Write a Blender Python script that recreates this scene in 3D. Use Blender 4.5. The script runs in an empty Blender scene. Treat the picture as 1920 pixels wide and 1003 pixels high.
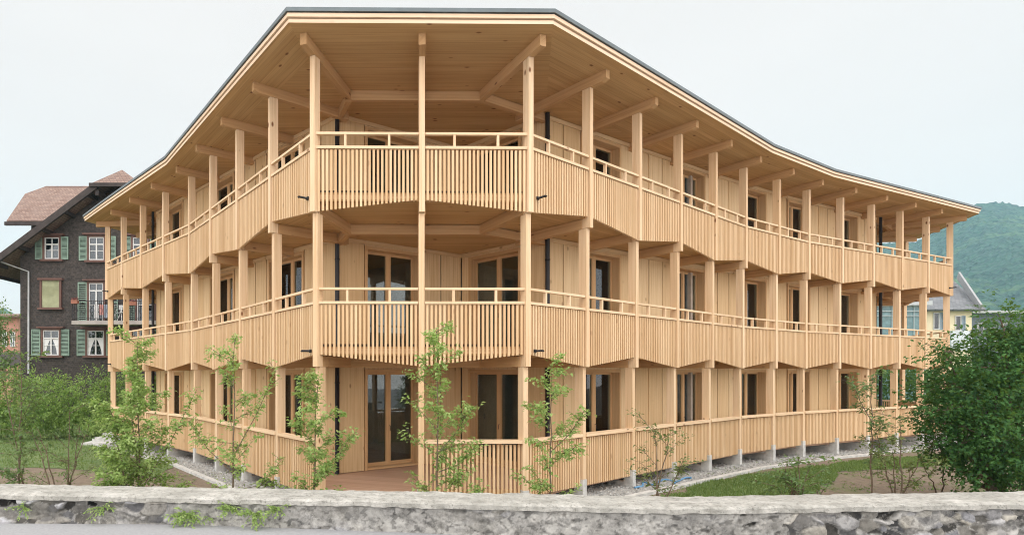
import bpy, math, random
from mathutils import Vector, noise
random.seed(7)
R = math.radians
sc = bpy.context.scene
COL = sc.collection
H = 2.85            # one storey
CZ = 2.6            # eye height
F, PX, PY = 1035.0, 715.0, 696.0
V = Vector

def gz(y):          # garden level falls gently away from the street
    return 0.03 - 0.025 * (max(6.0, min(y, 40)) - 10)
def at(px, py, y):
    return V(((px - PX) / F * y, y, CZ + (PY - py) / F * y))
def ground_pt(px, py):
    y = 12.0
    for _ in range(30):
        y = (CZ - gz(y)) * F / (py - PY)
    return V(((px - PX) / F * y, y, gz(y)))
def zz(k):          # storey units above the eye -> metres
    return CZ + k * H

# ------------------------------------------------------------------ mesh builder
class MB:
    def __init__(s):
        s.v = []; s.f = []; s.uv = []; s.t = []; s.m = []; s.sm = []
    def face(s, pts, uvs=None, tone=0.5, mat=0, smooth=False):
        i = len(s.v)
        s.v += [tuple(p) for p in pts]
        s.f.append(tuple(range(i, i + len(pts))))
        s.uv += uvs if uvs else [(p[0], p[1]) for p in pts]
        s.t.append(tone); s.m.append(mat); s.sm.append(smooth)
    def hexa(s, p, along, tone=None, mat=0):
        # p: 8 points, bottom ring 0-3 (ccw from above), top ring 4-7
        p = [V(q) for q in p]
        if tone is None: tone = random.random()
        u0, v0 = random.uniform(0, 40), random.uniform(0, 40)
        along = V(along).normalized()
        c = sum(p, V()) / 8
        for q in ((3, 2, 1, 0), (4, 5, 6, 7), (0, 1, 5, 4), (1, 2, 6, 5), (2, 3, 7, 6), (3, 0, 4, 7)):
            P = [p[a] for a in q]
            n = (P[1] - P[0]).cross(P[2] - P[0])
            if n.length < 1e-12: n = (P[2] - P[0]).cross(P[3] - P[0])
            if n.length < 1e-12: continue
            n.normalize()
            if n.dot((P[0] + P[1] + P[2] + P[3]) / 4 - c) < 0:
                P.reverse(); n = -n
            ax = along - n * along.dot(n)
            if ax.length < 0.2: ax = n.orthogonal()
            ax.normalize(); ay = n.cross(ax)
            s.face(P, [(u0 + (a - c).dot(ax), v0 + (a - c).dot(ay)) for a in P], tone, mat)
    def box(s, c, hx, hy, hz, along=None, tone=None, mat=0):
        c, hx, hy, hz = V(c), V(hx), V(hy), V(hz)
        p = [c - hx - hy - hz, c + hx - hy - hz, c + hx + hy - hz, c - hx + hy - hz,
             c - hx - hy + hz, c + hx - hy + hz, c + hx + hy + hz, c - hx + hy + hz]
        if along is None:
            along = max((hx, hy, hz), key=lambda a: a.length)
        s.hexa(p, along, tone, mat)
    def abox(s, x0, x1, y0, y1, z0, z1, **k):
        s.box(((x0 + x1) / 2, (y0 + y1) / 2, (z0 + z1) / 2), ((x1 - x0) / 2, 0, 0), (0, (y1 - y0) / 2, 0), (0, 0, (z1 - z0) / 2), **k)
    def beam(s, a, b, w, h, up=(0, 0, 1), tone=None, mat=0):
        # bar from a to b (points on its centre line)
        a, b = V(a), V(b); d = (b - a); L = d.length
        if L < 1e-6: return
        d /= L; up = V(up); side = d.cross(up)
        if side.length < 1e-4: side = d.cross(V((1, 0, 0)))
        side.normalize(); up = side.cross(d)
        s.box((a + b) / 2, d * L / 2, side * w / 2, up * h / 2, along=d, tone=tone, mat=mat)
    def prism(s, poly, z0, z1, along=(1, 0, 0), tone=0.5, mat=0, top_mat=None):
        n = len(poly)
        ar = sum(poly[i][0] * poly[(i + 1) % n][1] - poly[(i + 1) % n][0] * poly[i][1] for i in range(n))
        if ar < 0: poly = poly[::-1]
        f0 = z0 if callable(z0) else (lambda p: z0)
        f1 = z1 if callable(z1) else (lambda p: z1)
        lo = [V((p[0], p[1], f0(p))) for p in poly]; hi = [V((p[0], p[1], f1(p))) for p in poly]
        a = V(along).normalized(); b = V((0, 0, 1)).cross(a)
        s.face(hi, [(p.dot(a), p.dot(b)) for p in hi], tone, mat if top_mat is None else top_mat)
        s.face(lo[::-1], [(p.dot(a), p.dot(b)) for p in lo[::-1]], tone, mat)
        u = 0
        for i in range(n):
            j = (i + 1) % n; L = (lo[j] - lo[i]).length
            s.face([lo[i], lo[j], hi[j], hi[i]], [(u, lo[i].z), (u + L, lo[j].z), (u + L, hi[j].z), (u, hi[i].z)], tone, mat)
            u += L
    def plate(s, pts, n, th, tone=0.5, mat=0):
        # planar polygon thickened by th against its normal n
        n = V(n).normalized(); pts = [V(p) for p in pts]
        nn = V()
        for i in range(len(pts)): nn += pts[i].cross(pts[(i + 1) % len(pts)])
        if nn.dot(n) < 0: pts.reverse()
        ax = V((0, 0, 1)).cross(n)
        ax = ax.normalized() if ax.length > 1e-3 else V((1, 0, 0))
        ay = n.cross(ax)
        lo = [p - n * th for p in pts]
        s.face(pts, [(p.dot(ax), p.dot(ay)) for p in pts], tone, mat)
        s.face(lo[::-1], [(p.dot(ax), p.dot(ay)) for p in lo[::-1]], tone, mat)
        for i in range(len(pts)):
            j = (i + 1) % len(pts)
            s.face([lo[i], lo[j], pts[j], pts[i]], [(0, 0), (1, 0), (1, .1), (0, .1)], tone, mat)
    def tube(s, pts, rad, n=6, tone=0.5, mat=0):
        pts = [V(p) for p in pts]; rings = []
        for i, p in enumerate(pts):
            d = (pts[min(i + 1, len(pts) - 1)] - pts[max(i - 1, 0)]).normalized()
            a = d.cross(V((0.3, 0.2, 1)));
            if a.length < .05: a = d.cross(V((1, 0, 0)))
            a.normalize(); b = d.cross(a)
            r = rad[i] if isinstance(rad, (list, tuple)) else rad
            i0 = len(s.v)
            s.v += [tuple(p + (a * math.cos(2 * math.pi * k / n) + b * math.sin(2 * math.pi * k / n)) * r) for k in range(n)]
            rings.append(i0)
        for i in range(len(rings) - 1):
            for k in range(n):
                k2 = (k + 1) % n
                s.f.append((rings[i] + k, rings[i] + k2, rings[i + 1] + k2, rings[i + 1] + k))
                s.uv += [(i, k / n), (i, (k + 1) / n), (i + 1, (k + 1) / n), (i + 1, k / n)]
                s.t.append(tone); s.m.append(mat); s.sm.append(True)
        for r0, rev in ((rings[0], False), (rings[-1], True)):
            q = list(range(r0, r0 + n));
            if rev: q.reverse()
            s.f.append(tuple(q)); s.uv += [(0, 0)] * n; s.t.append(tone); s.m.append(mat); s.sm.append(False)
    def leaf(s, c, d, n, L, W, tone):
        # a folded leaf: two quads meeting at the midrib
        d = d.normalized(); sd = d.cross(n)
        if sd.length < 1e-3: sd = d.orthogonal()
        sd.normalize(); up = sd.cross(d)
        i = len(s.v)
        a = c; m1 = c + d * L * .5 - up * .06 * L; t = c + d * L - up * L * .25
        s.v += [tuple(a), tuple(c + d * L * .45 + sd * W * .5 + up * .12 * W), tuple(t), tuple(c + d * L * .45 - sd * W * .5 + up * .12 * W), tuple(m1)]
        s.f += [(i, i + 1, i + 2, i + 4), (i, i + 4, i + 2, i + 3)]
        s.uv += [(0, 0)] * 8; s.t += [tone, tone]; s.m += [0, 0]; s.sm += [False, False]
    def build(s, name, mats, parent=None, warp=None):
        me = bpy.data.meshes.new(name)
        vs = [warp(p) for p in s.v] if warp else s.v
        me.from_pydata(vs, [], s.f)
        if not isinstance(mats, (list, tuple)): mats = [mats]
        for m in mats: me.materials.append(m)
        ul = me.uv_layers.new(name='UVMap')
        ul.data.foreach_set('uv', [c for uv in s.uv for c in uv])
        at_ = me.attributes.new('tone', 'FLOAT', 'FACE'); at_.data.foreach_set('value', s.t)
        me.polygons.foreach_set('material_index', s.m)
        me.polygons.foreach_set('use_smooth', s.sm)
        me.update()
        o = bpy.data.objects.new(name, me); COL.objects.link(o)
        if parent is not None:
            o.parent = parent
            o.matrix_parent_inverse = parent.matrix_basis.inverted()
        return o

def tag(o, label=None, cat=None, group=None, kind=None):
    if label: o['label'] = label
    if cat: o['category'] = cat
    if group: o['group'] = group
    if kind: o['kind'] = kind
    return o
def empty(name, loc, label=None, cat=None, group=None):
    o = bpy.data.objects.new(name, None); COL.objects.link(o)
    o.location = loc; o.empty_display_size = .2
    return tag(o, label, cat, group)
def struct(o): o['kind'] = 'structure'; return o

# ------------------------------------------------------------------ materials
def M(name):
    m = bpy.data.materials.new(name); m.use_nodes = True
    nt = m.node_tree; nt.nodes.clear()
    out = nt.nodes.new('ShaderNodeOutputMaterial')
    b = nt.nodes.new('ShaderNodeBsdfPrincipled')
    nt.links.new(b.outputs[0], out.inputs[0])
    return m, nt, b, out
def N(nt, t, **k):
    n = nt.nodes.new('ShaderNode' + t)
    for a, v in k.items():
        if a.startswith('i_'):
            key = a[2:]
            n.inputs[int(key) if key.isdigit() else key.replace('_', ' ')].default_value = v
        else: setattr(n, a, v)
    return n
def mix(nt, fac, a, b, mode='MIX'):
    n = N(nt, 'Mix', data_type='RGBA', blend_type=mode)
    for s, v in ((n.inputs[0], fac), (n.inputs[6], a), (n.inputs[7], b)):
        if hasattr(v, 'is_output'): nt.links.new(v, s)
        else: s.default_value = v if not isinstance(v, tuple) or len(v) == 4 else (*v, 1)
    return n.outputs[2]
def math_(nt, op, a, b=0.0, clamp=False):
    n = N(nt, 'Math', operation=op, use_clamp=clamp)
    for s, v in ((n.inputs[0], a), (n.inputs[1], b)):
        if hasattr(v, 'is_output'): nt.links.new(v, s)
        else: s.default_value = v
    return n.outputs[0]
def ramp(nt, src, a, b):
    n = N(nt, 'MapRange'); nt.links.new(src, n.inputs[0])
    n.inputs[1].default_value = a; n.inputs[2].default_value = b
    return n.outputs[0]
def mapped(nt, coord, scale):
    m = N(nt, 'Mapping'); m.inputs['Scale'].default_value = scale
    nt.links.new(coord, m.inputs[0]); return m.outputs[0]
def bump(nt, b, h, strength=.3, dist=.02):
    n = N(nt, 'Bump'); n.inputs['Strength'].default_value = strength; n.inputs['Distance'].default_value = dist
    nt.links.new(h, n.inputs['Height']); nt.links.new(n.outputs[0], b.inputs['Normal'])

def wood(name, a, b_, rough=.62, plank=0.0, knots=.5):
    m, nt, b, _ = M(name)
    uv = N(nt, 'UVMap').outputs[0]
    tone = N(nt, 'Attribute', attribute_name='tone').outputs['Fac']
    g1 = N(nt, 'TexNoise', i_Scale=1.0, i_Detail=5.0, i_Roughness=.6); nt.links.new(mapped(nt, uv, (.55, 21, 1)), g1.inputs[0])
    g2 = N(nt, 'TexNoise', i_Scale=1.0, i_Detail=2.0); nt.links.new(mapped(nt, uv, (.7, 4, 1)), g2.inputs[0])
    src = tone
    if plank:
        sep = N(nt, 'SeparateXYZ'); nt.links.new(uv, sep.inputs[0])
        q = math_(nt, 'DIVIDE', sep.outputs[1], plank)
        fl = math_(nt, 'FLOOR', q); wn = N(nt, 'TexWhiteNoise', noise_dimensions='1D'); nt.links.new(fl, wn.inputs['W'])
        src = wn.outputs['Value']
    f = math_(nt, 'ADD', math_(nt, 'MULTIPLY', src, .72), math_(nt, 'MULTIPLY', g2.outputs[0], .55))
    c = mix(nt, math_(nt, 'SUBTRACT', f, .13, True), a, b_)
    dark = tuple(x * y for x, y in zip(b_, (.80, .72, .62)))
    c = mix(nt, math_(nt, 'MULTIPLY', ramp(nt, g1.outputs[0], .45, .68), .6), c, dark)
    vk = N(nt, 'TexVoronoi', i_Scale=1.0); nt.links.new(mapped(nt, uv, (2.2, 4.6, 1)), vk.inputs[0])
    kn = ramp(nt, vk.outputs['Distance'], .15, .07)
    wk = N(nt, 'SeparateColor'); nt.links.new(vk.outputs['Color'], wk.inputs[0])
    kn = math_(nt, 'MULTIPLY', kn, math_(nt, 'GREATER_THAN', wk.outputs[0], .55))
    c = mix(nt, math_(nt, 'MULTIPLY', kn, knots), c, (.20, .085, .035))
    h = g1.outputs[0]
    if plank:
        fr = math_(nt, 'FRACT', q)
        line = math_(nt, 'LESS_THAN', fr, .07)
        c = mix(nt, math_(nt, 'MULTIPLY', line, .26), c, (.16, .09, .05))
        h = math_(nt, 'SUBTRACT', math_(nt, 'MULTIPLY', h, .2), math_(nt, 'MULTIPLY', line, .5))
    nt.links.new(c, b.inputs['Base Color']); b.inputs['Roughness'].default_value = rough
    b.inputs['Specular IOR Level'].default_value = .25
    bump(nt, b, h, .25, .006)
    return m
def plain(name, col, rough=.6, metal=0.0, var=.12, scale=3.0, bumpy=0.0, tonevar=0.0):
    m, nt, b, _ = M(name)
    tc = N(nt, 'TexCoord').outputs['Object']
    n = N(nt, 'TexNoise', i_Scale=scale, i_Detail=6.0, i_Roughness=.65); nt.links.new(tc, n.inputs[0])
    lo = tuple(x * (1 - var * 1.6) for x in col); hi = tuple(min(1, x * (1 + var)) for x in col)
    c = mix(nt, ramp(nt, n.outputs[0], .3, .7), lo, hi)
    if tonevar:
        t = N(nt, 'Attribute', attribute_name='tone').outputs['Fac']
        c = mix(nt, t, mix(nt, .999, c, tuple(x * (1 - tonevar) for x in col)), c)
    nt.links.new(c, b.inputs['Base Color']); b.inputs['Roughness'].default_value = rough; b.inputs['Metallic'].default_value = metal
    if bumpy: bump(nt, b, n.outputs[0], bumpy, .02)
    return m
def leafmat(name, a, b_, trans=.35):
    m, nt, b, out = M(name)
    t = N(nt, 'Attribute', attribute_name='tone').outputs['Fac']
    c = mix(nt, t, a, b_)
    nt.links.new(c, b.inputs['Base Color']); b.inputs['Roughness'].default_value = .5
    b.inputs['Specular IOR Level'].default_value = .2
    tr = N(nt, 'BsdfTranslucent'); nt.links.new(mix(nt, .6, c, (.30, .42, .06)), tr.inputs[0])
    mx = N(nt, 'MixShader'); mx.inputs[0].default_value = trans
    nt.links.new(b.outputs[0], mx.inputs[1]); nt.links.new(tr.outputs[0], mx.inputs[2]); nt.links.new(mx.outputs[0], out.inputs[0])
    return m
def glassmat(name, tint=(.75, .8, .78), refl=1.0):
    m, nt, b, out = M(name)
    nt.nodes.remove(b)
    tr = N(nt, 'BsdfTransparent'); tr.inputs[0].default_value = (*tint, 1)
    gl = N(nt, 'BsdfGlossy'); gl.inputs['Roughness'].default_value = .01
    gl.inputs[0].default_value = (.9, .95, 1, 1)
    fr = N(nt, 'Fresnel'); fr.inputs[0].default_value = 1.55
    mx = N(nt, 'MixShader')
    nt.links.new(math_(nt, 'MULTIPLY', fr.outputs[0], 1.05 * refl, True), mx.inputs[0])
    nt.links.new(tr.outputs[0], mx.inputs[1]); nt.links.new(gl.outputs[0], mx.inputs[2]); nt.links.new(mx.outputs[0], out.inputs[0])
    return m

SPR_A, SPR_B = (.79, .587, .368), (.61, .40, .212)
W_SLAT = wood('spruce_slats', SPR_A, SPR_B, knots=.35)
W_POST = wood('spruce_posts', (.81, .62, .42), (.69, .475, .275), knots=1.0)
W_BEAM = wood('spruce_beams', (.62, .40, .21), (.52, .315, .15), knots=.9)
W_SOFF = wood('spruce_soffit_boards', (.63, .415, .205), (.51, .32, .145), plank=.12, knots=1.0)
W_WALL = wood('spruce_wall_boards', (.79, .61, .375), (.66, .46, .245), plank=.0, knots=.6)
W_FRAME = wood('spruce_window_frames', (.66, .44, .235), (.58, .36, .175), knots=.1)
W_DECK = wood('larch_deck', (.62, .415, .29), (.50, .32, .22), plank=.14, knots=.3)
W_EDGE = wood('roof_edge_boards', (.84, .66, .49), (.76, .56, .385), knots=.1)
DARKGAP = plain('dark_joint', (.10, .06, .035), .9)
GLASS = glassmat('window_glass')
BLACK = plain('black_metal_pipe', (.018, .017, .02), .45, .3)
ZINC = plain('dark_grey_roof_sheet', (.12, .145, .155), .4, .5)
CONC = plain('pale_concrete', (.56, .56, .54), .85, var=.18, scale=6, bumpy=.2)
CONC_IN = plain('room_plaster', (.42, .36, .30), .8)

# ------------------------------------------------------------------ timber apartment house: plan (storey units -> metres)
RX = [0.970, 1.510, 2.047, 2.582, 3.118, 3.655, 4.228, 4.801, 5.405, 6.010, 6.616, 7.220, 7.818]
RY = [3.575, 3.963, 4.352, 4.740, 5.129, 5.518, 5.851, 6.184, 6.457, 6.729, 7.001, 7.274, 7.546]
LX = [-0.446, -0.833, -1.221, -1.610, -1.998, -2.457, -2.920, -3.380, -3.826]
LY = [3.560, 4.096, 4.639, 5.181, 5.722, 6.205, 6.688, 7.172, 7.655]
def S(x, y): return V((x * H, y * H, 0))
Rp = [S(x, y) for x, y in zip(RX, RY)]
Lp = [S(x, y) for x, y in zip(LX, LY)]
MID = S(.2635, 3.568)
eR = V((.37, .93, 0)).normalized(); uR = V((-.8, .6, 0))
eL = V((.41, .91, 0)).normalized(); uL = V((.75, .66, 0)).normalized()
BAY = .664 * H
RT1 = Rp[-1] + eR * .62 * H; RT2 = Rp[-1] + eR * 1.22 * H
LT1 = Lp[-1] + eL * .65 * H; LT2 = Lp[-1] + eL * 1.3 * H
RB = [RT2 + uR * BAY * k for k in range(1, 4)]
LB = [LT2 + uL * BAY * k for k in range(1, 4)]
# the ring of posts, clockwise seen from above: left back ... left tip ... front ... right tip ... right back
ring = LB[::-1] + [LT2, LT1] + Lp[::-1] + [MID] + Rp + [RT1, RT2] + RB
i0 = ring.index(MID)
nP = len(ring)
def outn(i):
    a = ring[max(i - 1, 0)]; b = ring[min(i + 1, nP - 1)]
    if i in CORN:
        d1 = (ring[i] - ring[i - 1]).normalized(); d2 = (ring[i + 1] - ring[i]).normalized()
        n = V((d1.y, -d1.x, 0)) + V((d2.y, -d2.x, 0))
        return n.normalized()
    d = (b - a).normalized()
    return V((d.y, -d.x, 0))
CORN = {ring.index(p) for p in (Lp[0], Rp[0], Rp[-1], RT2, LT2, Lp[-1])}
nrm = [outn(i) for i in range(nP)]
def offs(i, d):      # mitred offset of the post line, d > 0 outward
    a = ring[i - 1] if i else ring[i] * 2 - ring[i + 1]
    b = ring[i + 1] if i < nP - 1 else ring[i] * 2 - ring[i - 1]
    d1 = (ring[i] - a).normalized(); d2 = (b - ring[i]).normalized()
    n1 = V((d1.y, -d1.x, 0)); n2 = V((d2.y, -d2.x, 0)); n = (n1 + n2).normalized()
    return ring[i] + n * d / max(.35, n.dot(n1))
FLARE = .085
def Q(lv, i): return offs(i, -FLARE * (2 - lv))
def warp(p):         # the left wing stands a touch lower on the falling ground
    x = p[0]
    return (x, p[1], p[2] - (.10 * min(1, (-1.3 - x) / 9.6) if x < -1.3 else 0))
house = empty('timber_apartment_house', (3, 14, 0), 'new three storey apartment house of pale timber with slatted balconies all round', 'apartment house')
def HB(mb, name, mats): return mb.build(name, mats, house, warp)
def HS(mb, name, mats, parent): return mb.build(name, mats, parent, warp)

# wall line behind the galleries
DL, DR = S(-.349, 4.51), S(1.343, 4.527)
AP = S(.754, 5.2)
wallR = [DR, S(3.6, 5.91), S(4.86, 6.62), S(6.80, 7.57)]
wallL = [S(-2.95, 7.22), S(-1.09, 5.24), DL]
DR2 = RT2 + uR * .9 * H + V((-.6, -.8, 0)) * .45 * H; APR = S(6.5, 8.35)
DL2 = LT2 + uL * .9 * H + V((.66, -.75, 0)) * .45 * H; APL = S(-2.3, 8.25)
wall_ring = wallL + [AP] + wallR + [APR, DR2, DL2, APL]

# posts, piers, beams
for lv, (z0, z1) in enumerate(((-.785, .03), (.03, 1.03), (1.03, 2.035))):
    for i in range(nP):
        n = nrm[i]; t = V((-n.y, n.x, 0)); q = Q(lv, i)
        mb = MB()
        c = q - n * .092
        mb.box((c.x, c.y, zz((z0 + z1) / 2)), t * .052, n * .092, (0, 0, (z1 - z0) * H / 2 - .004))
        HB(mb, 'post', W_POST)
        if lv == 0:
            mb = MB(); g = gz(q.y) - .4
            tp = zz(-.785)
            a = q + n * .015; b = q - n * .20; c2 = q - n * 1.5; w = t * .07
            mb.hexa([a - w + V((0, 0, g)), a + w + V((0, 0, g)), b + w + V((0, 0, g)), b - w + V((0, 0, g)),
                     a - w + V((0, 0, tp)), a + w + V((0, 0, tp)), b + w + V((0, 0, tp)), b - w + V((0, 0, tp))], (0, 0, 1), .8)
            w = t * .067
            mb.hexa([b - w + V((0, 0, g)), b + w + V((0, 0, g)), c2 + w + V((0, 0, g)), c2 - w + V((0, 0, g)),
                     b - w + V((0, 0, zz(-.884))), b + w + V((0, 0, zz(-.884))), c2 + w + V((0, 0, zz(-.884))), c2 - w + V((0, 0, zz(-.884)))], n, .5)
            HB(mb, 'concrete_pier', CONC)

ringpts = {}
for key, a, b in (('F', ring.index(Lp[0]), ring.index(Rp[0])), ('R', ring.index(Rp[-1]), ring.index(RT2)), ('L', ring.index(LT2), ring.index(Lp[-1]))):
    ea = (ring[a + 1] - ring[a]).normalized()
    inn = V((-ea.y, ea.x, 0))
    A = ring[a] + ea * .21 * H + inn * .60 * H; B = ring[b] - ea * .21 * H + inn * .60 * H
    ringpts[key] = (a, b, A, B)
ENDS = {'F': (DL, DR), 'R': (wallR[-1], DR2), 'L': (DL2, wallL[0])}
SKIP = set(range(0, 3))
for lv, ztop in ((1, .101), (2, 1.101), (3, 2.106)):
    zb = ztop - .071 if lv < 3 else 2.035
    q = lambda i: ring[i] if lv == 3 else Q(lv, i)
    hh = (ztop - zb) * H
    zc = zz((ztop + zb) / 2)
    done = set(SKIP) | ({nP - 1, nP - 2} if lv == 1 else {nP - 1})
    for key, (a, b, A, B) in ringpts.items():
        if lv == 1 and key != 'F': continue
        mids = [i for i in range(a + 1, b)]
        for i, T in [(a, A), (b, B)] + [(m, (A + B) / 2) for m in mids]:
            n = (q(i) - T).normalized()
            if i == i0: n = -V((q(i).x, q(i).y, 0)).normalized(); T = q(i) - n * .60 * H
            elif i in mids: n = nrm[i]; T = q(i) - n * .60 * H
            st = q(i) + n * (.36 if lv == 3 else -.19)
            mb = MB(); mb.beam((st.x, st.y, zc), (T.x, T.y, zc), .125, hh)
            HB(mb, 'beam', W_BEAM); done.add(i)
        E0, E1 = ENDS[key]
        for q_, (u_, v_) in enumerate(((A, B), (E0, A), (B, E1))):
            d = (v_ - u_).normalized() * .062
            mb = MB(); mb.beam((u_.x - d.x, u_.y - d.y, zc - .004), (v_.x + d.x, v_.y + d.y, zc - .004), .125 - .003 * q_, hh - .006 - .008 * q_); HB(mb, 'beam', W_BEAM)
    for i in range(nP):
        if i in done: continue
        n = nrm[i]; T = q(i) - n * 1.95
        st = q(i) + n * (.36 if lv == 3 else -.19)
        mb = MB()
        if lv == 3:     # notched, chamfered beam head under the eaves
            t = V((-n.y, n.x, 0)) * .0625
            z0_, z1_ = zz(zb), zz(ztop)
            b1 = st - n * .10
            z2 = z0_ + .035
            mb.hexa([st - t + V((0, 0, z2)), st + t + V((0, 0, z2)), b1 + t + V((0, 0, z0_)), b1 - t + V((0, 0, z0_)),
                     st - t + V((0, 0, z1_)), st + t + V((0, 0, z1_)), b1 + t + V((0, 0, z1_)), b1 - t + V((0, 0, z1_))], n, .4)
            mb.beam((b1.x, b1.y, zc), (T.x, T.y, zc), .125, hh, tone=.4)
        else:
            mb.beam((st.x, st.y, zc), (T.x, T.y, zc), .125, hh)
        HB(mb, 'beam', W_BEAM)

# floor slabs with boarded undersides, and the ground floor deck
def strips(mb, ztop, off_out, lv):
    z = zz(ztop)
    def P(i, d):
        p = offs(i, d); return V((p.x, p.y, z))
    a, b = ring.index(Lp[0]), ring.index(Rp[0])
    fr = [P(a, off_out), P(b, off_out), V((DR.x, DR.y, z)), V((AP.x + .3, AP.y + .6, z)), V((DL.x, DL.y, z))]
    mb.face(fr[::-1], [(p.x, p.y) for p in fr[::-1]])
    for c0, c1, c2, D in ((b, b + 1, b + 2, DR), (a, a - 1, a - 2, DL)):
        w = ring[c2] - nrm[c2] * 2.6
        pts = [P(c0, off_out), P(c1, off_out), P(c2, off_out), V((w.x, w.y, z)), V((D.x, D.y, z))]
        d = (pts[2] - pts[0]).normalized(); e = V((-d.y, d.x, 0))
        if c1 > c0: pts.reverse()
        mb.face(pts, [((p - pts[0]).dot(d), (p - ring[c0]).dot(e)) for p in pts])
    for i in range(nP - 1):
        if a - 2 <= i < b + 2: continue
        o1, o2 = P(i, off_out), P(i + 1, off_out)
        w1 = ring[i] - nrm[i] * 2.6; w2 = ring[i + 1] - nrm[i + 1] * 2.6
        w1 = V((w1.x, w1.y, z)); w2 = V((w2.x, w2.y, z))
        d = (o2 - o1).normalized(); e = V((-d.y, d.x, 0))
        base = o1
        pts = [o1, o2, w2, w1]
        mb.face(pts[::-1], [((p - base).dot(d) + i * 2.3, (p - base).dot(e)) for p in pts[::-1]])
for lv in (1, 2):
    mb = MB()
    poly = [offs(i, -FLARE * (2 - lv) - .10) for i in range(nP)]
    mb.prism([(p.x, p.y) for p in poly], zz(lv - 1 + .106), zz(lv - 1 + .163), tone=.6)
    strips(mb, lv - 1 + .1035, -FLARE * (2 - lv) - .11, lv)
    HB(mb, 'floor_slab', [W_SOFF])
mb = MB()
poly = [offs(i, -FLARE * 2 - (.12 if abs(i - i0) < 2 else .34)) for i in range(nP)]
mb.prism([(p.x, p.y) for p in poly], zz(-.875), zz(-.835), tone=.5, along=(.94, -.33, 0))
HB(mb, 'deck', W_DECK)
mb = MB()
inner = [V((p.x, p.y, 0)) for p in wall_ring]
mb.prism([(p.x, p.y) for p in inner], -.8, zz(-.877), tone=.5)
HB(mb, 'plinth', CONC)

# roof
OV = .235 * H
mb = MB()
prof = [(0.0, 2.128), (.0, 2.150), (.03, 2.151), (.03, 2.1715), (.0, 2.172), (.0, 2.178), (.05, 2.179), (.05, 2.199), (-.2, 2.1995)]
def loft(prof, base):
    mb = MB()
    for k in range(len(prof) - 1):
        (d0, z0), (d1, z1) = prof[k], prof[k + 1]
        tone = .2 if k in (0, 1, 5, 6) else .35
        for i in range(nP - 1):
            a0, a1, b0, b1 = offs(i, base + d0), offs(i + 1, base + d0), offs(i, base + d1), offs(i + 1, base + d1)
            L = (a1 - a0).length
            mb.face([(a0.x, a0.y, zz(z0)), (a1.x, a1.y, zz(z0)), (b1.x, b1.y, zz(z1)), (b0.x, b0.y, zz(z1))],
                    [(i * 2, z0 * H), (i * 2 + L, z0 * H), (i * 2 + L, z1 * H), (i * 2, z1 * H)], tone, 1 if k == 2 else 0)
    return mb
mb = loft([(-.03, 2.105), (-.03, 2.128), (-.06, 2.1285), (-.06, 2.1345), (0, 2.135), (0, 2.158), (-.04, 2.1585), (-.04, 2.162)], OV)
fascia_faces = mb
roof_top = MB()
rp = [offs(i, OV + .03) for i in range(nP)]
roof_top.prism([(p.x, p.y) for p in rp], zz(2.1625), zz(2.186), tone=.5)
ro = HB(roof_top, 'roof', ZINC)
HS(fascia_faces, 'fascia', [W_EDGE, DARKGAP], ro)
mb = MB()
core = [offs(i, OV - .3) for i in range(nP)]
mb.prism([(p.x, p.y) for p in core], zz(2.1085), zz(2.160), tone=.5)
strips(mb, 2.1065, OV - .035, 3)
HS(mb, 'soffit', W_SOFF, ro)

# balustrades: slats with a zigzag lower edge, rails on top
spouts = []
for lv in range(3):
    for i in range(nP - 1):
        if lv == 0 and i == i0 - 1: continue          # the way onto the ground floor deck
        A, B = Q(lv, i), Q(lv, i + 1)
        t = (B - A); L = t.length; t /= L
        n = V((t.y, -t.x, 0))
        off = -.035
        s0, s1 = .068, L - .068
        if i in CORN: s0 = .075
        if i + 1 in CORN: s1 = L - .075
        pt = lambda s, d=0.0: A + t * s + n * d
        top = zz(lv - 1 + .435) if lv else zz(-.485)
        def low(j):
            if lv == 0: return zz(-.832)
            hi = ((j - i0) % 2 == 0) == (lv == 2)
            return zz(lv - 1 + (.114 if hi else .032))
        zA, zB = low(i), low(i + 1)
        m = MB()
        ns = max(6, round((s1 - s0) / .0785))
        for k in range(ns):
            s = s0 + (k + .5) * (s1 - s0) / ns
            hw = .0212
            za, zb_ = zA + (zB - zA) * (s - hw) / L, zA + (zB - zA) * (s + hw) / L
            p = []
            for zf in (0, 1):
                for ss, dd in ((s - hw, off), (s + hw, off), (s + hw, off - .06), (s - hw, off - .06)):
                    c = pt(ss, dd)
                    p.append((c.x, c.y, top if zf else (za if ss < s else zb_)))
            m.hexa(p, (0, 0, 1))
        # battens behind the slats, and a dark strip painting in the floor gap's shade
        for zc, hgt in (((lv - 1 + .134 if lv else -.80), .10),):
            c = pt(L / 2, off - .077)
            m.box((c.x, c.y, zz(zc)), t * (s1 - s0) / 2, n * .016, (0, 0, hgt / 2), tone=.3)
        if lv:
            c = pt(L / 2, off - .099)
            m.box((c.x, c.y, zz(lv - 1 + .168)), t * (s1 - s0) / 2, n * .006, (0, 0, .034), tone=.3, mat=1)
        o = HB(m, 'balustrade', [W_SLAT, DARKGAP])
        r = MB()
        if lv:
            for zt, hh, ww in ((.547, .045, .07), (.457, .05, .085)):
                c = pt(L / 2, off - .02)
                r.box((c.x, c.y, zz(lv - 1 + zt) - hh / 2), t * (s1 - s0 + .02) / 2, n * ww / 2, (0, 0, hh / 2), tone=.15)
            for fr in (.30, .70):
                c = pt(L * fr, off - .02)
                r.box((c.x, c.y, zz(lv - 1 + .494)), t * .022, n * .03, (0, 0, .107), tone=.2)
        else:
            c = pt(L / 2, off - .02)
            r.box((c.x, c.y, zz(-.453) - .03), t * (s1 - s0 + .02) / 2, n * .075, (0, 0, .032), tone=.1)
        HS(r, 'handrail', W_POST, o)
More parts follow.
